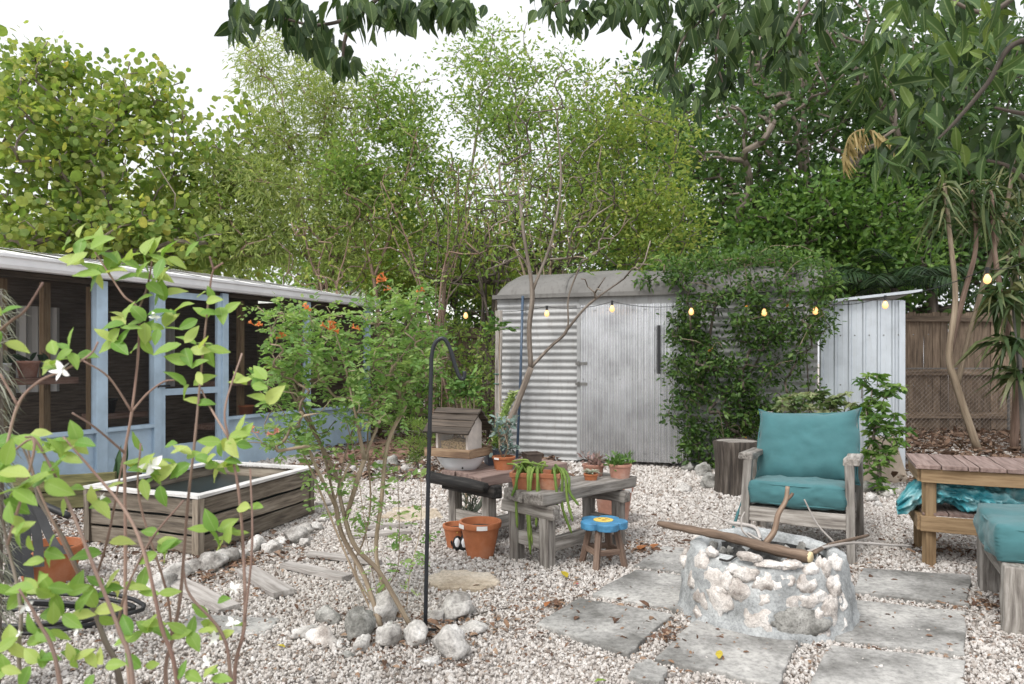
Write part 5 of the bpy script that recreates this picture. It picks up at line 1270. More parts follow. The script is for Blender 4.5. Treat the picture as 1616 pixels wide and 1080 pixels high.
def bf(x,y,z):
    a=.565+y*.40-z*.93; zz=.665+y*.92+z*.38
    return q(x*1.0+.01,a-.02,zz+.05*x-.03*(1-(x/.33)**2)*(1 if y>.1 else 0)*max(0,y/.3))
bc=part('back_cushion',cushion(bf,.335,.265,.095,11,.62,.10),M['teal'],ch,True)
m=MB(); ring=[]
for i in range(81):
    a=2*math.pi*i/80; cx,cy=math.cos(a),math.sin(a); g=max(abs(cx),abs(cy)); x,y=cx/g,cy/g; w=.80; x=x*w+cx*(1-w)*1.05; y=y*w+cy*(1-w)*1.05
    c=(abs(cx/g)*abs(cy/g))**8; x*=1+.10*c; y*=1+.10*c; ring.append(bf(x*.338,y*.268,0))
m.tube(ring,.006,6,False); part('piping',m,M['teal'],bc,True)
m=MB(); m.tube(curve([q(-.33,.02,.40),q(-.37,-.02,.25),q(-.40,-.04,.12),q(-.38,-.05,.06)],5),[.004]*5+[.010]*11,6); part('cushion_tie',m,M['teal'],ch,True)

# ---- ottoman at the right edge
ob=G(1590,1000); od=thing('cushioned_ottoman','weathered wooden footstool with teal cushion cut by the right edge','ottoman',Vector((2.75,3.75,0)))
u=Vector((.907,-.42,0)).normalized(); v=Vector((.42,.907,0)).normalized(); oo=Vector(((1600-CENTRE)*3.46/FPX,3.46,0))
def q(a,b,z): return oo+u*a+v*b+Vector((0,0,z))
for a,b in ((0,0),(.55,0),(0,.68),(.55,.68)):
    m=MB(); m.beam(q(a,b,-.02),q(a,b,.32),.10,.10,u,4,.005); part('leg',m,M['grey_wood'],od,bevel=.008)
for a0,b0,a1,b1 in ((.02,-.02,.53,-.02),(-.02,.02,-.02,.66),(.02,.70,.53,.70),(.57,.02,.57,.66)):
    m=MB(); m.beam(q(a0,b0,.275),q(a1,b1,.275),.04,.085,(0,0,1),4,.004); part('rail',m,M['grey_wood'],od,bevel=.006)
oc=part('cushion',cushion(lambda x,y,z:q(.24+x,.32+y,.41+z),.33,.34,.105,21,.12),M['teal'],od,True); ringpipe(lambda x,y,z:q(.24+x,.32+y,.41+z),.317,.327,(.07,-.07),oc)

# ---- slatted side table with tarpaulin
tb=thing('potting_table','two tier pine table with reddish plank top at the right edge','table',Vector((2.95,4.8,0)))
tx0=(1466-CENTRE)*4.58/FPX; ty=4.58; ta=Vector((.92,-.39,0)).normalized(); tb_=Vector((.39,.92,0)).normalized()
def q(a,b,z): return Vector((tx0,ty,z))+ta*a+tb_*b
for a in (0,.92):
    for b in (0,.46):
        m=MB(); m.beam(q(a,b,-.02),q(a,b,.60),.06,.06,(0,1,0),2,.002); part('leg',m,M['yellow_wood'],tb,bevel=.004)
for z,h in ((.565,.085),(.265,.095)):
    for b in (-.042,.502):
        m=MB(); m.beam(q(-.05,b,z),q(.97,b,z),.03,h,(0,0,1),3,.002); part('apron',m,M['yellow_wood'],tb,bevel=.003)
    for a in (-.052,.972):
        m=MB(); m.beam(q(a,-.02,z),q(a,.48,z),.03,h-.004,(0,0,1),2,.002); part('apron',m,M['yellow_wood'],tb,bevel=.003)
ws=[.145,.14,.06,.14,.14,.14,.14,.10]; x=-.085
for w in ws:
    m=MB(); m.beam(q(x+w/2,-.075,.622),q(x+w/2,.535,.622),w-.007,.026,(0,0,1),4,.002); part('top_board',m,M['deck_wood'],tb,bevel=.003); x+=w
x=-.04
for w in ws[:6]+[.16]:
    m=MB(); m.beam(q(x+w/2,-.02,.322),q(x+w/2,.48,.322),w-.007,.018,(0,0,1),2,.002); part('shelf_board',m,M['deck_wood'],tb); x+=w
m=MB()
def tp(uu,vv):
    x=lerp(-.16,.80,uu); ang=vv*2*math.pi; r=.085+.05*noise.noise(Vector((uu*5,math.cos(ang)*1.3,math.sin(ang)*1.3)))+.05*noise.noise(Vector((uu*14,math.cos(ang)*3,math.sin(ang)*3+5)))+.025*noise.noise(Vector((uu*34,math.cos(ang)*8,math.sin(ang)*8)))
    env=math.sin(math.pi*min(1,max(.0,uu*.96+.02)))**.35; r*=env*1.25
    z=.415+.03*math.sin(uu*7)+math.sin(ang)*r*.85-.10*max(0,.14-uu)/.14
    return q(x,.20+math.cos(ang)*r*1.7,max(z,.337 if uu>.13 else .22))
m.sheet(tp,120,60); solo('tarpaulin',m,M['tarp'],q(.3,.2,.333),'crumpled turquoise tarpaulin stuffed on the lower table shelf','tarpaulin',smooth=True)

# ---- stump
sb=G(1168,783); sb.y+=.15; t=thing('tree_stump','upright rough tree stump beside the armchair','stump',sb)
m=MB(); n=40; vs=[]; pr=[(.205,-.02),(.19,.06),(.185,.25),(.20,.42),(.212,.49),(.205,.51)]
for r,z in pr:
    for j in range(n):
        a=2*math.pi*j/n; k=1+.06*noise.noise(Vector((math.cos(a)*2,math.sin(a)*2,z*1.5)))+.05*noise.noise(Vector((math.cos(a)*9,math.sin(a)*9,z)))
        vs.append((sb.x+r*k*math.cos(a)+.02*z,sb.y+r*k*math.sin(a),z+ (.012*noise.noise(Vector((math.cos(a)*3,math.sin(a)*3,7))) if z>.4 else 0)))
gr=[(v[2]*1.0,math.atan2(v[1]-sb.y,v[0]-sb.x)*.2,0) for v in vs]
m.add(vs,[(i*n+j,i*n+(j+1)%n,(i+1)*n+(j+1)%n,(i+1)*n+j) for i in range(5) for j in range(n)],gr); part('bark',m,M['stump'],t,True)
m=MB(); m.lathe([(.198,.500),(.1,.508),(.002,.51)],sb+Vector((.01,0,0)),30,.02); part('cut_top',m,M['grey_wood'],t)

# ---- string lights
sw=thing('string_lights','string of warm glowing bulbs strung along the shed front','string lights',P(1000,480,8.5))
bul=[(735,488,9.6),(863,484,8.9),(966,476,8.6),(1091,480,8.25),(1206,481,8.0),(1287,478,7.75),(1397,468,7.4),(1558,424,6.0)]
wp=[(690,480,10)]+[q for q in bul]+[(1640,398,5.2)]
pts=[]
for a,b in zip(wp,wp[1:]):
    A_,B_=P(*a),P(*b)
    for k in range(8): f=k/8; p=A_.lerp(B_,f); p.z-=.10*4*f*(1-f)*.5; pts.append(p)
pts.append(P(*wp[-1])); m=MB(); m.tube(pts,.004,5); part('cable',m,M['black'],sw)
def glow(nt,p):
    p.inputs['Base Color'].default_value=(.9,.6,.3,1); p.inputs['Emission Color'].default_value=(1,.50,.16,1); p.inputs['Emission Strength'].default_value=.55; p.inputs['Roughness'].default_value=.1
GL=mat('lit warm bulb glass',glow)
for b in bul:
    c=P(*b); m=MB(); m.tube([c+Vector((0,0,.01)),c+Vector((0,0,-.045))],.014,8); s_=part('socket',m,M['black'],sw)
    m=MB(); m.lathe([(.010,-.045),(.022,-.065),(.030,-.09),(.026,-.112),(.012,-.125),(.001,-.128)],c,12); part('bulb',m,GL,s_,True)
# ---- a few single leaves that show on the ground
LY=leafm('fallen yellow leaf',[(0,(.42,.33,.03)),(1,(.5,.4,.05))],.5,.1); LO=leafm('fallen rust leaf',[(0,(.33,.13,.05)),(1,(.40,.17,.07))],.6,.1); LG=leafm('fallen green leaf',[(0,(.22,.33,.06)),(1,(.22,.33,.06))],.5,.1); LP=plain('pink petal',(.72,.12,.18),.6)
def fleaf(label,px,py,L,mt,W=.5,cat='leaf',name='fallen_leaf',z=.018,curl=.3):
    p=G(px,py,z); m=MB(); a=U(0,6.28)
    m.leaves([tuple(p)],[(math.cos(a),math.sin(a)*.6,.12)],L,W,.9,'lance',curl); solo(name,m,mt,p,label,cat)
fleaf('yellow leaf lying on the slab in front of the fire pit',1135,1040,.065,LY,z=.03)
fleaf('tan yellow curled leaf on gravel below the flower stool',895,912,.085,LY)
fleaf('rust brown curled leaf on gravel right of the flower stool',1008,868,.09,LO,.8)
fleaf('second brown leaf right of the flower stool, nearer the slab',1028,866,.09,LO,.6)
fleaf('green leaf lying on gravel at the bottom centre',938,1077,.05,LG,.7)
fleaf('bright pink petal on gravel below the yellow leaf',905,922,.035,LP,.9,'petal','fallen_petal')
fleaf('yellow green leaf on gravel left of the shrub ring',450,1022,.045,LY)
fleaf('rusty leaf beside the big rock right of the shrub ring',860,958,.06,LO)
# ================================================================ FLOWERING SHRUB (orange trumpets) in the rock ring
DS=3.62
hb_=G(625,985); LF['cape']=leafm('small glossy shrub leaf',[(0,(.13,.26,.08)),(.5,(.25,.39,.14)),(1,(.41,.52,.23))],.45,.5)
cp=thing('flowering_shrub','multi stemmed flowering shrub with orange trumpet flowers in rock ring','shrub',Vector((hb_.x,hb_.y,0)))
bz=Vector((hb_.x,hb_.y,0))
st=[[(602,985,3.5),(575,910,3.6),(540,845,3.65),(528,790,3.7),(505,700,3.75),(470,620,3.8),(440,560,3.85)],
    [(650,965,3.5),(600,905,3.6),(562,865,3.65),(545,820,3.7),(536,760,3.72),(556,680,3.75),(575,610,3.8),(600,540,3.85)],
    [(618,980,3.6),(613,930,3.62),(628,895,3.65),(630,830,3.7),(627,735,3.75)],
    [(605,985,3.6),(560,900,3.7),(575,850,3.75),(585,790,3.8),(580,690,3.85),(590,600,3.9)],
    [(545,820,3.7),(575,725,3.7),(600,660,3.75),(615,590,3.75),(640,555,3.8),(660,520,3.85)],
    [(536,760,3.72),(500,690,3.7),(460,620,3.65),(430,560,3.6)],
    [(528,790,3.7),(560,720,3.75),(620,690,3.85),(590,620,3.9)],
    [(530,800,3.7),(500,740,3.65),(480,690,3.6)],[(612,985,3.58),(588,905,3.62),(572,800,3.66),(560,720,3.7),(540,640,3.7)],[(640,978,3.62),(648,900,3.65),(664,830,3.7),(664,738,3.7)],[(596,985,3.55),(550,885,3.6),(515,800,3.62),(490,740,3.62),(450,660,3.6)],[(622,985,3.6),(594,880,3.72),(602,790,3.77),(612,700,3.8),(640,640,3.8)],[(575,725,3.7),(560,650,3.6),(540,560,3.6),(520,500,3.6)]]
trs=[]
for k,s in enumerate(st):
    q=[P(*p) for p in s]; 
    if s[0][1]>960: q[0]=Vector((q[0].x,q[0].y,0))
    trs.append(q)
g=Grow(trs)
cl=[(480,540,3.7,75,70,70),(560,560,3.75,80,70,80),(640,540,3.8,60,70,60),(660,480,3.85,40,40,26),(600,470,3.9,40,30,14),(440,600,3.65,45,50,30),(420,690,3.5,35,22,12),(600,640,3.7,60,40,30),(520,640,3.7,70,40,30),(480,690,3.6,40,30,16),(680,560,3.8,30,40,20),(450,490,3.7,50,24,18)]
tg=[]
for c in cl: tg+=pell(*c,ry=.30)
g.to(tg,.09,.03); part('stems',g.mesh(.0021,2.15,.0135,6),M['bark_tan'],cp,True)
# pinnate leaves: pairs of small leaflets along short stalks
def pinnate(pts,n,L,lf,W,bias=(0,0,.2)):
    C=[];A=[];RN=[]
    for p in pts:
        for _ in range(n):
            a=Vector((random.gauss(0,1),random.gauss(0,1),random.gauss(0,.6)))+Vector(bias); a.normalize(); sd=a.cross(Vector((U(-.4,.4),U(-.4,.4),1))).normalized(); r=random.random()
            for k in range(1,5):
                q=p+a*(L*k/4.5)-Vector((0,0,L*.25*(k/4)**2))
                for s in (-1,1): C.append(tuple(q)); A.append(tuple(sd*s+a*.6)); RN.append(min(1,max(0,r*.6+U(0,.4))))
            C.append(tuple(p+a*L)); A.append(tuple(a)); RN.append(r)
    m=MB(); m.leaves(np.array(C),np.array(A),lf*np.exp(rng.normal(0,.2,len(C))),W,.6,'hex',.15,.1,np.array(RN)); return m
tp_=tips(g,.6)
part('foliage',pinnate(random.sample(tp_,int(len(tp_)*.95)),1,.085,.030,.55),LF['cape'],cp)
low=[P(x+U(-8,8),y+U(-10,10),3.5) for x,y in ((580,880),(570,900),(590,920),(640,930),(650,900),(660,870),(535,730),(545,770),(550,760))]
part('low_shoots',pinnate(low,2,.05,.016,.5),LF['cape'],cp,kind='stuff')
OR=leafm('orange trumpet petal',[(0,(.62,.17,.05)),(1,(.80,.30,.12))],.5,.25); PK=leafm('faded pink trumpet petal',[(0,(.55,.22,.17)),(1,(.66,.34,.27))],.5,.25)
for x,y,d,s,pk in ((608,444,3.7,1,0),(520,521,3.5,1,0),(486,488,3.55,.7,0),(402,514,3.55,.8,0),(398,682,3.3,.7,1),(432,686,3.3,.7,1),(445,533,3.5,.6,0),(560,519,3.5,.55,0),(663,460,3.7,.6,0),(611,458,3.7,.5,0)):
    c=P(x,y,d); m=MB()
    for k in range(5):
        a=Vector((U(-1,1),U(-1,.3),U(-.1,.7))).normalized(); e=c+a*.040*s; m.tube([c,c.lerp(e,.6),e],[.0015,.003*s,.006*s],6,False)
        n=5; sd=a.orthogonal().normalized(); up=a.cross(sd); A=[tuple(a*.5+sd*math.cos(i*1.257)+up*math.sin(i*1.257)) for i in range(n)]; m.leaves([tuple(e)]*n,A,.016*s,.5,.0,'hex')
    part('flower',m,PK if pk else OR,cp)

# ================================================================ FOREGROUND BUSH, left (big lime leaves, white flowers)
fb_=thing('white_flowering_bush','tall thin foreground bush with lime green leaves and white flowers','shrub',Vector((-1.0,1.95,0)))
S1=[[(190,1080,1.9),(165,1010,1.9),(139,939,1.9),(100,850,1.92),(62,790,1.92),(48,735,1.95),(28,690,1.95)],
 [(139,939,1.9),(108,875,1.88),(60,770,1.86),(42,700,1.86)],
 [(262,1080,2.0),(272,1010,2.0),(285,940,2.02),(296,800,2.05),(308,690,2.08),(320,560,2.1),(332,450,2.12),(337,425,2.12)],[(337,425,2.12),(331,405,2.12)],[(337,425,2.12),(352,415,2.12)],
 [(205,1080,2.15),(198,960,2.18),(198,860,2.2),(197,760,2.2),(197,715,2.2),(208,650,2.2),(218,560,2.22),(218,490,2.22),(196,468,2.2),(172,432,2.2),(150,398,2.2)],
 [(218,490,2.22),(232,455,2.25),(240,412,2.25)],[(208,650,2.2),(232,622,2.2),(258,603,2.2),(276,600,2.2)],[(208,650,2.2),(172,596,2.15),(132,570,2.1)],[(197,715,2.2),(150,675,2.1),(114,652,2.05)],
 [(370,1080,1.95),(386,985,1.96),(384,870,2.0),(376,770,2.0),(360,690,2.02),(356,640,2.05),(382,558,2.1)],[(360,690,2.02),(330,640,2.1),(318,615,2.1)],
 [(32,1080,1.7),(33,960,1.7),(12,860,1.7),(-2,790,1.7)],[(12,860,1.7),(55,700,1.75),(10,720,1.75)],
 [(5,730,1.8),(28,640,1.8),(62,602,1.8),(100,585,1.82),(142,560,1.85),(155,540,1.85)],[(28,640,1.8),(0,590,1.8)],[(-10,530,1.75),(20,505,1.75),(40,490,1.75),(68,446,1.75)],
 [(280,1080,1.8),(255,990,1.8),(230,880,1.8),(200,810,1.8),(148,745,1.8),(100,690,1.8)],
 [(185,990,1.85),(200,930,1.85),(240,850,1.85),(290,790,1.88)],[(272,1010,2.0),(262,930,1.95),(220,790,1.95),(222,700,1.95)],
 [(140,945,1.9),(170,850,1.9),(195,720,1.95)],[(365,1080,1.9),(350,1000,1.9),(300,940,1.9),(290,900,1.9)],[(386,985,1.96),(398,860,1.96),(395,740,2.0)],[(95,1080,1.65),(60,980,1.65),(30,930,1.65)],
 [(210,1080,1.7),(190,1000,1.7),(150,900,1.72),(110,800,1.75),(60,700,1.78),(40,690,1.78)]]
root=Vector((-1.0,1.95,0))
for k,s in enumerate(S1):
    pts=[P(*p) for p in s]
    if s[0][1]>=1080: e=pts[0]; pts=[Vector((e.x*.93-.03,e.y+.02,0))]+pts
    cv=curve(pts,5); big=s[0][1]>=1080; m=MB()
    r0=.0085 if k==0 else (.0058 if big else .0036); n=len(cv); m.tube(cv,[lerp(r0,.0024,i/(n-1))*(1+.16*(i%5==0)) for i in range(n)],7)
    part('stem',m,M['stem_red'] if k not in (0,12) else M['bark'],fb_,True)
def leafmesh(mt,W=.52,fold=.12,bend=.18,name='leaf'):
    m=MB(); vs=[];fs=[];n=8
    for i in range(n+1):
        t=i/n; w=W*.5*(math.sin(math.pi*t**.8)**.95)*(1 if t<1 else 0); z=-bend*t*t
        for j in (-1,-.5,0,.5,1): vs.append((t,j*w,z+abs(j)*w*fold*2+.012*math.sin(t*20)*abs(j)))
    for i in range(n):
        for j in range(4): a=i*5+j; fs.append((a,a+5,a+6,a+1))
    m.add(vs,fs,[(v[0],v[1],0) for v in vs]); me=m.mesh(name,smooth=True); me.materials.append(mt); return me
def veinleaf(name,stops,rough=.45,trans=.4,tint=(1.2,1.2,.6)):
    def f(nt,p):
        c=ramp(nt,rndv(nt,True),stops); sx=N_(nt,'ShaderNodeSeparateXYZ'); at=N_(nt,'ShaderNodeAttribute',attribute_name='grain'); nt.links.new(at.outputs['Vector'],sx.inputs[0])
        ab=N_(nt,'ShaderNodeMath',operation='ABSOLUTE'); nt.links.new(sx.outputs[1],ab.inputs[0])
        c=mixc(nt,ramp(nt,ab.outputs[0],[(0,(.55,)*3),(.025,(0,)*3)]),c,mixc(nt,.5,c,(.5,.6,.3)))
        w=N_(nt,'ShaderNodeMath',operation='MULTIPLY_ADD'); w.inputs[1].default_value=.9; nt.links.new(ab.outputs[0],w.inputs[0]); nt.links.new(sx.outputs[0],w.inputs[2])
        sn=N_(nt,'ShaderNodeMath',operation='SINE'); mu=N_(nt,'ShaderNodeMath',operation='MULTIPLY'); mu.inputs[1].default_value=48; nt.links.new(w.outputs[0],mu.inputs[0]); nt.links.new(mu.outputs[0],sn.inputs[0])
        bump(nt,p,sn.outputs[0],.10,.006)
        nt.links.new(c,p.inputs['Base Color']); p.inputs['Roughness'].default_value=rough; p.inputs['Specular IOR Level'].default_value=.3
        t=N_(nt,'ShaderNodeBsdfTranslucent'); nt.links.new(mixc(nt,1.0,c,tint,'MULTIPLY'),t.inputs[0]); m=N_(nt,'ShaderNodeMixShader'); m.inputs[0].default_value=trans
        nt.links.new(p.outputs[0],m.inputs[1]); nt.links.new(t.outputs[0],m.inputs[2]); nt.links.new(m.outputs[0],nt.nodes['Material Output'].inputs[0])
    return mat(name,f)
LIME=veinleaf('lime green leaf',[(0,(.14,.29,.055)),(.5,(.28,.43,.10)),(1,(.47,.55,.18))])
lms=[leafmesh(LIME,w,f,b) for w,f,b in ((.50,.12,.12),(.56,.2,.25),(.46,.05,.02),(.58,.15,.3))]
CLU=[(120,380,2.2,4,34),(150,395,2.2,5,40),(165,430,2.2,5,38),(140,415,2.2,3,36),(200,415,2.2,3,34),(232,405,2.25,5,38),(262,412,2.25,4,36),(282,405,2.25,2,30),(245,440,2.25,4,36),(222,440,2.22,3,34),(252,470,2.25,4,34),(275,490,2.25,2,32),
 (258,515,2.22,5,34),(235,505,2.22,4,34),(200,515,2.2,5,36),(188,545,2.2,4,36),(215,540,2.22,4,34),(190,498,2.2,2,24),(335,470,2.12,3,26),(345,490,2.12,3,30),(320,505,2.1,3,32),(298,545,2.1,5,38),(325,545,2.1,4,34),(312,580,2.1,3,34),(300,605,2.1,3,34),(318,640,2.1,2,26),
 (120,555,1.85,5,34),(85,568,1.85,3,34),(105,590,1.85,2,34),(6,500,1.75,3,36),(5,550,1.75,3,38),(30,700,1.85,2,60),(60,705,1.8,1,52),(12,735,1.7,4,50),(100,715,1.8,6,40),(115,700,1.8,4,36),(75,755,1.75,4,46),(35,770,1.7,4,52),(5,790,1.7,3,50),
 (100,775,1.8,3,34),(160,790,1.85,3,36),(160,768,1.85,2,30),(30,830,1.7,3,34),(45,835,1.7,3,30),(80,870,1.75,4,34),(230,745,1.95,5,38),(250,760,1.95,4,36),(220,720,1.95,3,36),(265,710,1.95,2,30),(310,722,2.0,4,32),(335,735,2.0,4,34),(350,720,2.0,3,30),(290,730,2.0,3,28),
 (362,690,2.02,5,34),(380,700,2.02,3,30),(355,740,2.02,3,26),(392,605,2.08,4,34),(420,605,2.08,2,32),(415,635,2.08,2,36),(400,650,2.08,1,36),(262,870,1.88,5,32),(250,850,1.88,2,28),(340,835,1.98,5,34),(360,850,1.98,4,32),(395,800,2.0,2,34),(160,865,1.85,2,40),
 (60,930,1.7,6,36),(90,940,1.75,5,36),(30,940,1.7,4,38),(130,930,1.85,4,34),(170,925,1.85,6,36),(215,925,1.85,5,34),(110,970,1.75,5,36),(150,970,1.8,5,34),(70,1000,1.7,6,36),(30,1010,1.7,5,38),(250,940,1.85,3,30),(240,985,1.85,5,34),(210,1000,1.8,4,34),(300,1000,1.9,5,34),(320,985,1.9,4,32),(350,955,1.95,2,26),(355,995,1.95,3,32),(120,1040,1.7,6,34),(60,1050,1.65,5,34),(160,1060,1.7,4,34),(220,1060,1.75,3,32),(290,1070,1.8,4,30),(330,1065,1.85,4,30),(5,1060,1.6,4,36),(385,985,1.96,2,28)]
cnt=0
for x,y,d,n,s in CLU:
    if y>900: n=max(1,int(n*.85))
    c=P(x,y,d); a0=U(0,6.28)
    for k in range(n):
        a=a0+k*2*math.pi/max(n,2)+U(-.5,.5); ax=Vector((math.cos(a),U(-.5,.5),math.sin(a)*.7+.15)).normalized()
        if n<=2: ax=Vector((U(.5,1)*random.choice((-1,1)),U(-.5,.3),U(-.1,.7))).normalized()
        nn=Vector((U(-.5,.5),U(-1,-.15),U(.25,1))); L=s*d/FPX*U(.85,1.2)
        inst('leaf',random.choice(lms),fb_,c+Vector((U(-.012,.012),U(-.03,.03),U(-.015,.015))),frame(ax,nn),L); cnt+=1
WH=plain('white petal',(.86,.86,.84),.6,var=.03,b=0)
for x,y,d,s in ((97,585,1.8,30),(241,735,1.93,34),(40,958,1.68,22),(120,992,1.72,22),(190,1015,1.78,20),(245,500,2.2,16),(368,930,1.95,20),(368,982,1.95,20),(338,1008,1.9,20),(325,1045,1.85,18),(160,783,1.84,12),(30,1000,1.66,10)):
    c=P(x,y,d); k_=s*d/FPX*.62; ax=Vector((U(-.4,.4),-1,U(.2,.9))).normalized(); sd=ax.orthogonal().normalized(); up=ax.cross(sd); m=MB(); n=5; o=U(0,1)
    m.leaves([tuple(c)]*n,[tuple(sd*math.cos(o+i*1.257)+up*math.sin(o+i*1.257)+ax*.25) for i in range(n)],k_,.58,0,'lance',.12); m.tube([c-ax*.02,c],.002,5); part('flower',m,WH,fb_)

# mossy post at the left edge
mp=thing('mossy_post','post shaggy with grey hanging moss at the left edge','post',Vector((-2.02,2.75,0)))
m=MB(); tpz=CAM_H+(565-455)*2.75/FPX; m.tube([(-2.02,2.75,0),(-2.0,2.75,.8),(-1.99,2.75,tpz)],[.075,.07,.055],10); part('post',m,M['bark'],mp,True)
m=MB(); n=1500; C=np.zeros((n,3)); a=rng.uniform(0,6.28,n); z=rng.uniform(.25,tpz,n); C[:,0]=-2.0+.07*np.cos(a); C[:,1]=2.75+.07*np.sin(a); C[:,2]=z; A=np.stack([np.cos(a)*.7,np.sin(a)*.7,rng.normal(-.4,.5,n)],1)
m.leaves(C,A,.055*np.exp(rng.normal(0,.3,n)),.05,.3,'blade',.1,.5); part('moss',m,leafm('grey hanging moss',[(0,(.20,.21,.17)),(1,(.42,.43,.36))],.8,.2),mp)

# black hose coil and drainage straps on the ground, left
hc=Vector((-2.42,3.6,0)); m=MB()
for k in range(5):
    rr=.30+.05*k+U(-.03,.03); ox,oy=U(-.08,.08),U(-.08,.08); m.tube([hc+Vector((ox+rr*math.cos(i*.3)*1.3,oy+rr*math.sin(i*.3)*.5,.016+.014*k+.010*math.sin(i*.9+k))) for i in range(22)],.0105,6)
solo('garden_hose',m,M['black'],hc,'coiled black garden hose on the ground behind the left bush','hose',smooth=True)
sk=thing('black_strap_bag','limp black webbing straps draped over the terracotta pot at left','straps',Vector((-2.95,4.1,0)))
for x0,x1,y1 in ((30,12,925),(45,30,920),(28,46,925),(50,62,905),(55,100,885),(20,20,930)):
    m=MB(); p=[P(x0,790,4.1),P((x0+x1)/2+3,850,4.05),P(x1,y1-10,4.0)]; p[-1].z=max(p[-1].z,.02); cv=curve(p,6)
    for a,b in zip(cv,cv[1:]): pass
    m.sheet(lambda u,v:cv[min(int(u*(len(cv)-1)+.5),len(cv)-1)]+Vector(((v-.5)*.045,(v-.5)*.02,0)),len(cv),3); part('strap',m,M['black'],sk)
m=MB(); m.tube(curve([P(-30,790,4.15),P(30,782,4.12),P(75,800,4.1),P(110,815,4.1)],5),.02,7); part('top_bar',m,M['black'],sk,True)

# ================================================================ OVERHANGING TREES, top
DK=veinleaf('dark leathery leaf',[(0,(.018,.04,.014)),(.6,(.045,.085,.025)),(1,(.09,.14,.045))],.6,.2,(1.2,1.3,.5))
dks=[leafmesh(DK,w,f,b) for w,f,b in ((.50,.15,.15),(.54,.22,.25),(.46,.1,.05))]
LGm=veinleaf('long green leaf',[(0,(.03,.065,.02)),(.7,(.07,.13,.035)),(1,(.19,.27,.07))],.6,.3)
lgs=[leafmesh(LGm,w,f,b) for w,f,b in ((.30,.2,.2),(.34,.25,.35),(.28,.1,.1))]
def overhang(name,label,branches,clusters,meshes,leafpx,hang,stuffn,lm,Wd=.42):
    t=thing(name,label,'tree branch',P(*branches[0][0])); 
    for b in branches:
        m=MB(); cv=curve([P(*p) for p in b],6); m.tube(cv,taper(.013,.005,len(cv)),7); part('branch',m,M['bark_dark'],t,True)
    left=300
    for x,y,d,rx,ry,n in clusters:
        for _ in range(n):
            if left<=0: break
            px,py=x+random.gauss(0,rx*.5),y+random.gauss(0,ry*.5); dd=d+U(-.2,.2); a=Vector((U(-.6,.6),U(-.6,.4),-hang+U(-.5,.6))).normalized(); nn=Vector((U(-1,1),U(-1,.2),U(-.1,.9)))
            inst('leaf',random.choice(meshes),t,P(px,py,dd),frame(a,nn),leafpx*dd/FPX*U(.75,1.2)); left-=1
    if stuffn:
        C=[];A=[]
        for _ in range(stuffn):
            x,y,d,rx,ry,n=random.choice(clusters); C.append(tuple(P(x+random.gauss(0,rx*.5),y-10+random.gauss(0,ry*.5),d+U(.1,.5)))); A.append((U(-.6,.6),U(-.6,.4),-hang+U(-.5,.5)))
        m=MB(); m.leaves(C,A,leafpx*d/FPX,Wd,.4,'lance',.2,.1); part('foliage',m,lm,t,kind='stuff')
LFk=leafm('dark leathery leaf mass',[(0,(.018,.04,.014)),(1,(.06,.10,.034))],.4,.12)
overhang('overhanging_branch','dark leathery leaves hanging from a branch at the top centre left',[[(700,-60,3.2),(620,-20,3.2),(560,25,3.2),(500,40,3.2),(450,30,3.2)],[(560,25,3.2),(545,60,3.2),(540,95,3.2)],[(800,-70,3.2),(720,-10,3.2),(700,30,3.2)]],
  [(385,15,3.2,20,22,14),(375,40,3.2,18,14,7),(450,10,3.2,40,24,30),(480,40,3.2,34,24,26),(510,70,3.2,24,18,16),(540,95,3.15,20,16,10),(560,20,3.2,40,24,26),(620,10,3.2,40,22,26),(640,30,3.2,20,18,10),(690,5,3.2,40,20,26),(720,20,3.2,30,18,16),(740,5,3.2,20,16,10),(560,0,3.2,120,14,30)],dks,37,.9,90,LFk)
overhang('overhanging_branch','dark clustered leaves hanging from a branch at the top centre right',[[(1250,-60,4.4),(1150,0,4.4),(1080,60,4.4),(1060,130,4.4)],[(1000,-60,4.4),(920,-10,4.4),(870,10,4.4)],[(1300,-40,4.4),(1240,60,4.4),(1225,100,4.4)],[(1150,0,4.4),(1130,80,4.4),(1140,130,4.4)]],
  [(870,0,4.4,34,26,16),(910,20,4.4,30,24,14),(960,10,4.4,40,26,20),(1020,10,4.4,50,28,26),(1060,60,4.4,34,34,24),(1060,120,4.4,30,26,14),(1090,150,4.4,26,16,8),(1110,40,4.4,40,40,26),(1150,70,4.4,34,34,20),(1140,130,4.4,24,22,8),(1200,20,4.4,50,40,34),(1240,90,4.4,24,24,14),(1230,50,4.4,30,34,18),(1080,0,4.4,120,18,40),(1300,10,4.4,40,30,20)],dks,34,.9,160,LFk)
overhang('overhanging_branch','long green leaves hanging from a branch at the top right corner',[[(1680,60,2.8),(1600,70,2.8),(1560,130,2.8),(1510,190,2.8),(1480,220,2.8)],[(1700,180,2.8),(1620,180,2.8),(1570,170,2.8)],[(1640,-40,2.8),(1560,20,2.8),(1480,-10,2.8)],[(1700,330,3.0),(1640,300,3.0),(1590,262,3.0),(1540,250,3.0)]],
  [(1430,-6,2.7,40,20,10),(1500,0,2.7,50,24,12),(1570,10,2.7,50,30,14),(1615,80,2.7,24,40,10),(1530,110,3.0,50,40,12),(1480,180,2.9,40,30,9),(1440,225,2.9,40,20,10),(1400,245,2.9,24,16,6),(1490,240,2.9,40,20,8),(1560,220,2.9,30,30,8),(1605,210,2.8,20,40,8),(1460,100,3.6,60,60,26),(1390,60,3.6,40,40,18),(1540,60,3.6,60,40,22),(1370,130,3.8,40,40,16),(1420,160,3.8,40,40,16)],lgs,50,.6,260,LFk,.3)

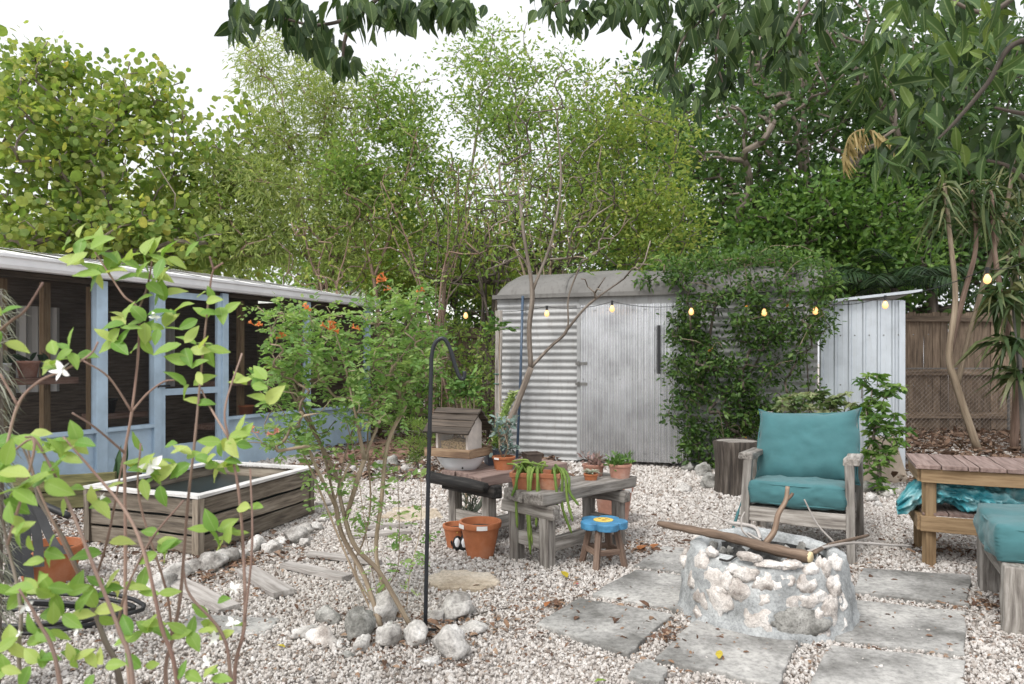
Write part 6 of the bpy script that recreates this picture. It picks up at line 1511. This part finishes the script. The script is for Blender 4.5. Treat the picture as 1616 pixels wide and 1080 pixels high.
# ================================================================ SHRUBS NEAR THE CABINET
def umbrella_shrub(label,px,py,d,cl,lm):
    b=Vector((P(px,py,d).x,d,0)); t=thing('umbrella_shrub',label,'shrub',b); tg=[]
    for c in cl: tg+=pell(*c,ry=.22)
    g=Grow([[b,b+Vector((.0,0,.2)),P(px-2,py-60,d)]]); g.to(tg,.1,.04); part('stems',g.mesh(.004,2.2,.03),M['bark'],t,True)
    C=[];A=[]
    for p in tg:
        n=8; o=U(0,6); 
        for i in range(n): C.append(tuple(p)); A.append((math.cos(o+i*.785)+U(-.3,.3),math.sin(o+i*.785)+U(-.3,.3),U(-.5,.7)))
    m=MB(); m.leaves(C,A,.085,.40,.5,'hex',.1,.25,np.repeat(rng.random(len(tg)),8)); part('foliage',m,lm,t)
umbrella_shrub('glossy umbrella leaved shrub in front of the ribbed metal cabinet',1388,775,7.1,[(1385,610,7.1,34,20,26),(1375,650,7.0,24,24,24),(1395,690,7.0,28,30,30),(1415,670,7.1,14,16,8),(1380,730,7.0,22,24,18),(1385,765,7.0,16,10,8)],LF['bush'])
umbrella_shrub('pale variegated shrub behind the armchair cushion',1285,750,7.4,[(1250,640,7.4,30,24,22),(1300,635,7.4,40,22,30),(1280,670,7.4,60,24,26),(1330,640,7.4,20,20,12)],leafm('variegated leaf',[(0,(.08,.14,.05)),(.6,(.18,.24,.10)),(1,(.42,.44,.26))],.45,.3))
# feathery green spray above the bird feeder
t=thing('leafy_shoot','fresh green leafy shoots rising behind the bird feeder','plant',Vector((P(735,700,6.2).x,6.2,0)))
b=Vector((P(735,700,6.2).x,6.2,0)); m=MB(); ends=[P(725,610,6.2),P(740,600,6.2),P(748,620,6.2),P(735,625,6.2),P(715,605,6.2)]
for e in ends: m.tube(curve([b,(b+e)/2+Vector((.03,0,0)),e],4),.006,5)
part('stems',m,M['bark_tan'],t); part('foliage',pinnate(ends*2,4,.12,.05,.5),LFgr,t)
t=thing('leafy_shoot','pale fresh shoot sprouting beside the shed corner post','plant',Vector((P(786,700,8.6).x,8.6,0)))
b=Vector((P(790,700,8.6).x,8.6,0)); e=P(788,522,8.6); m=MB(); m.tube([b,(b+e)/2,e],.007,5); part('stems',m,M['bark_tan'],t); part('foliage',pinnate([e,e+Vector((.05,0,.03)),e-Vector((.06,0,.0)),e+Vector((0,0,.08))],4,.13,.06,.5),LFgr,t)
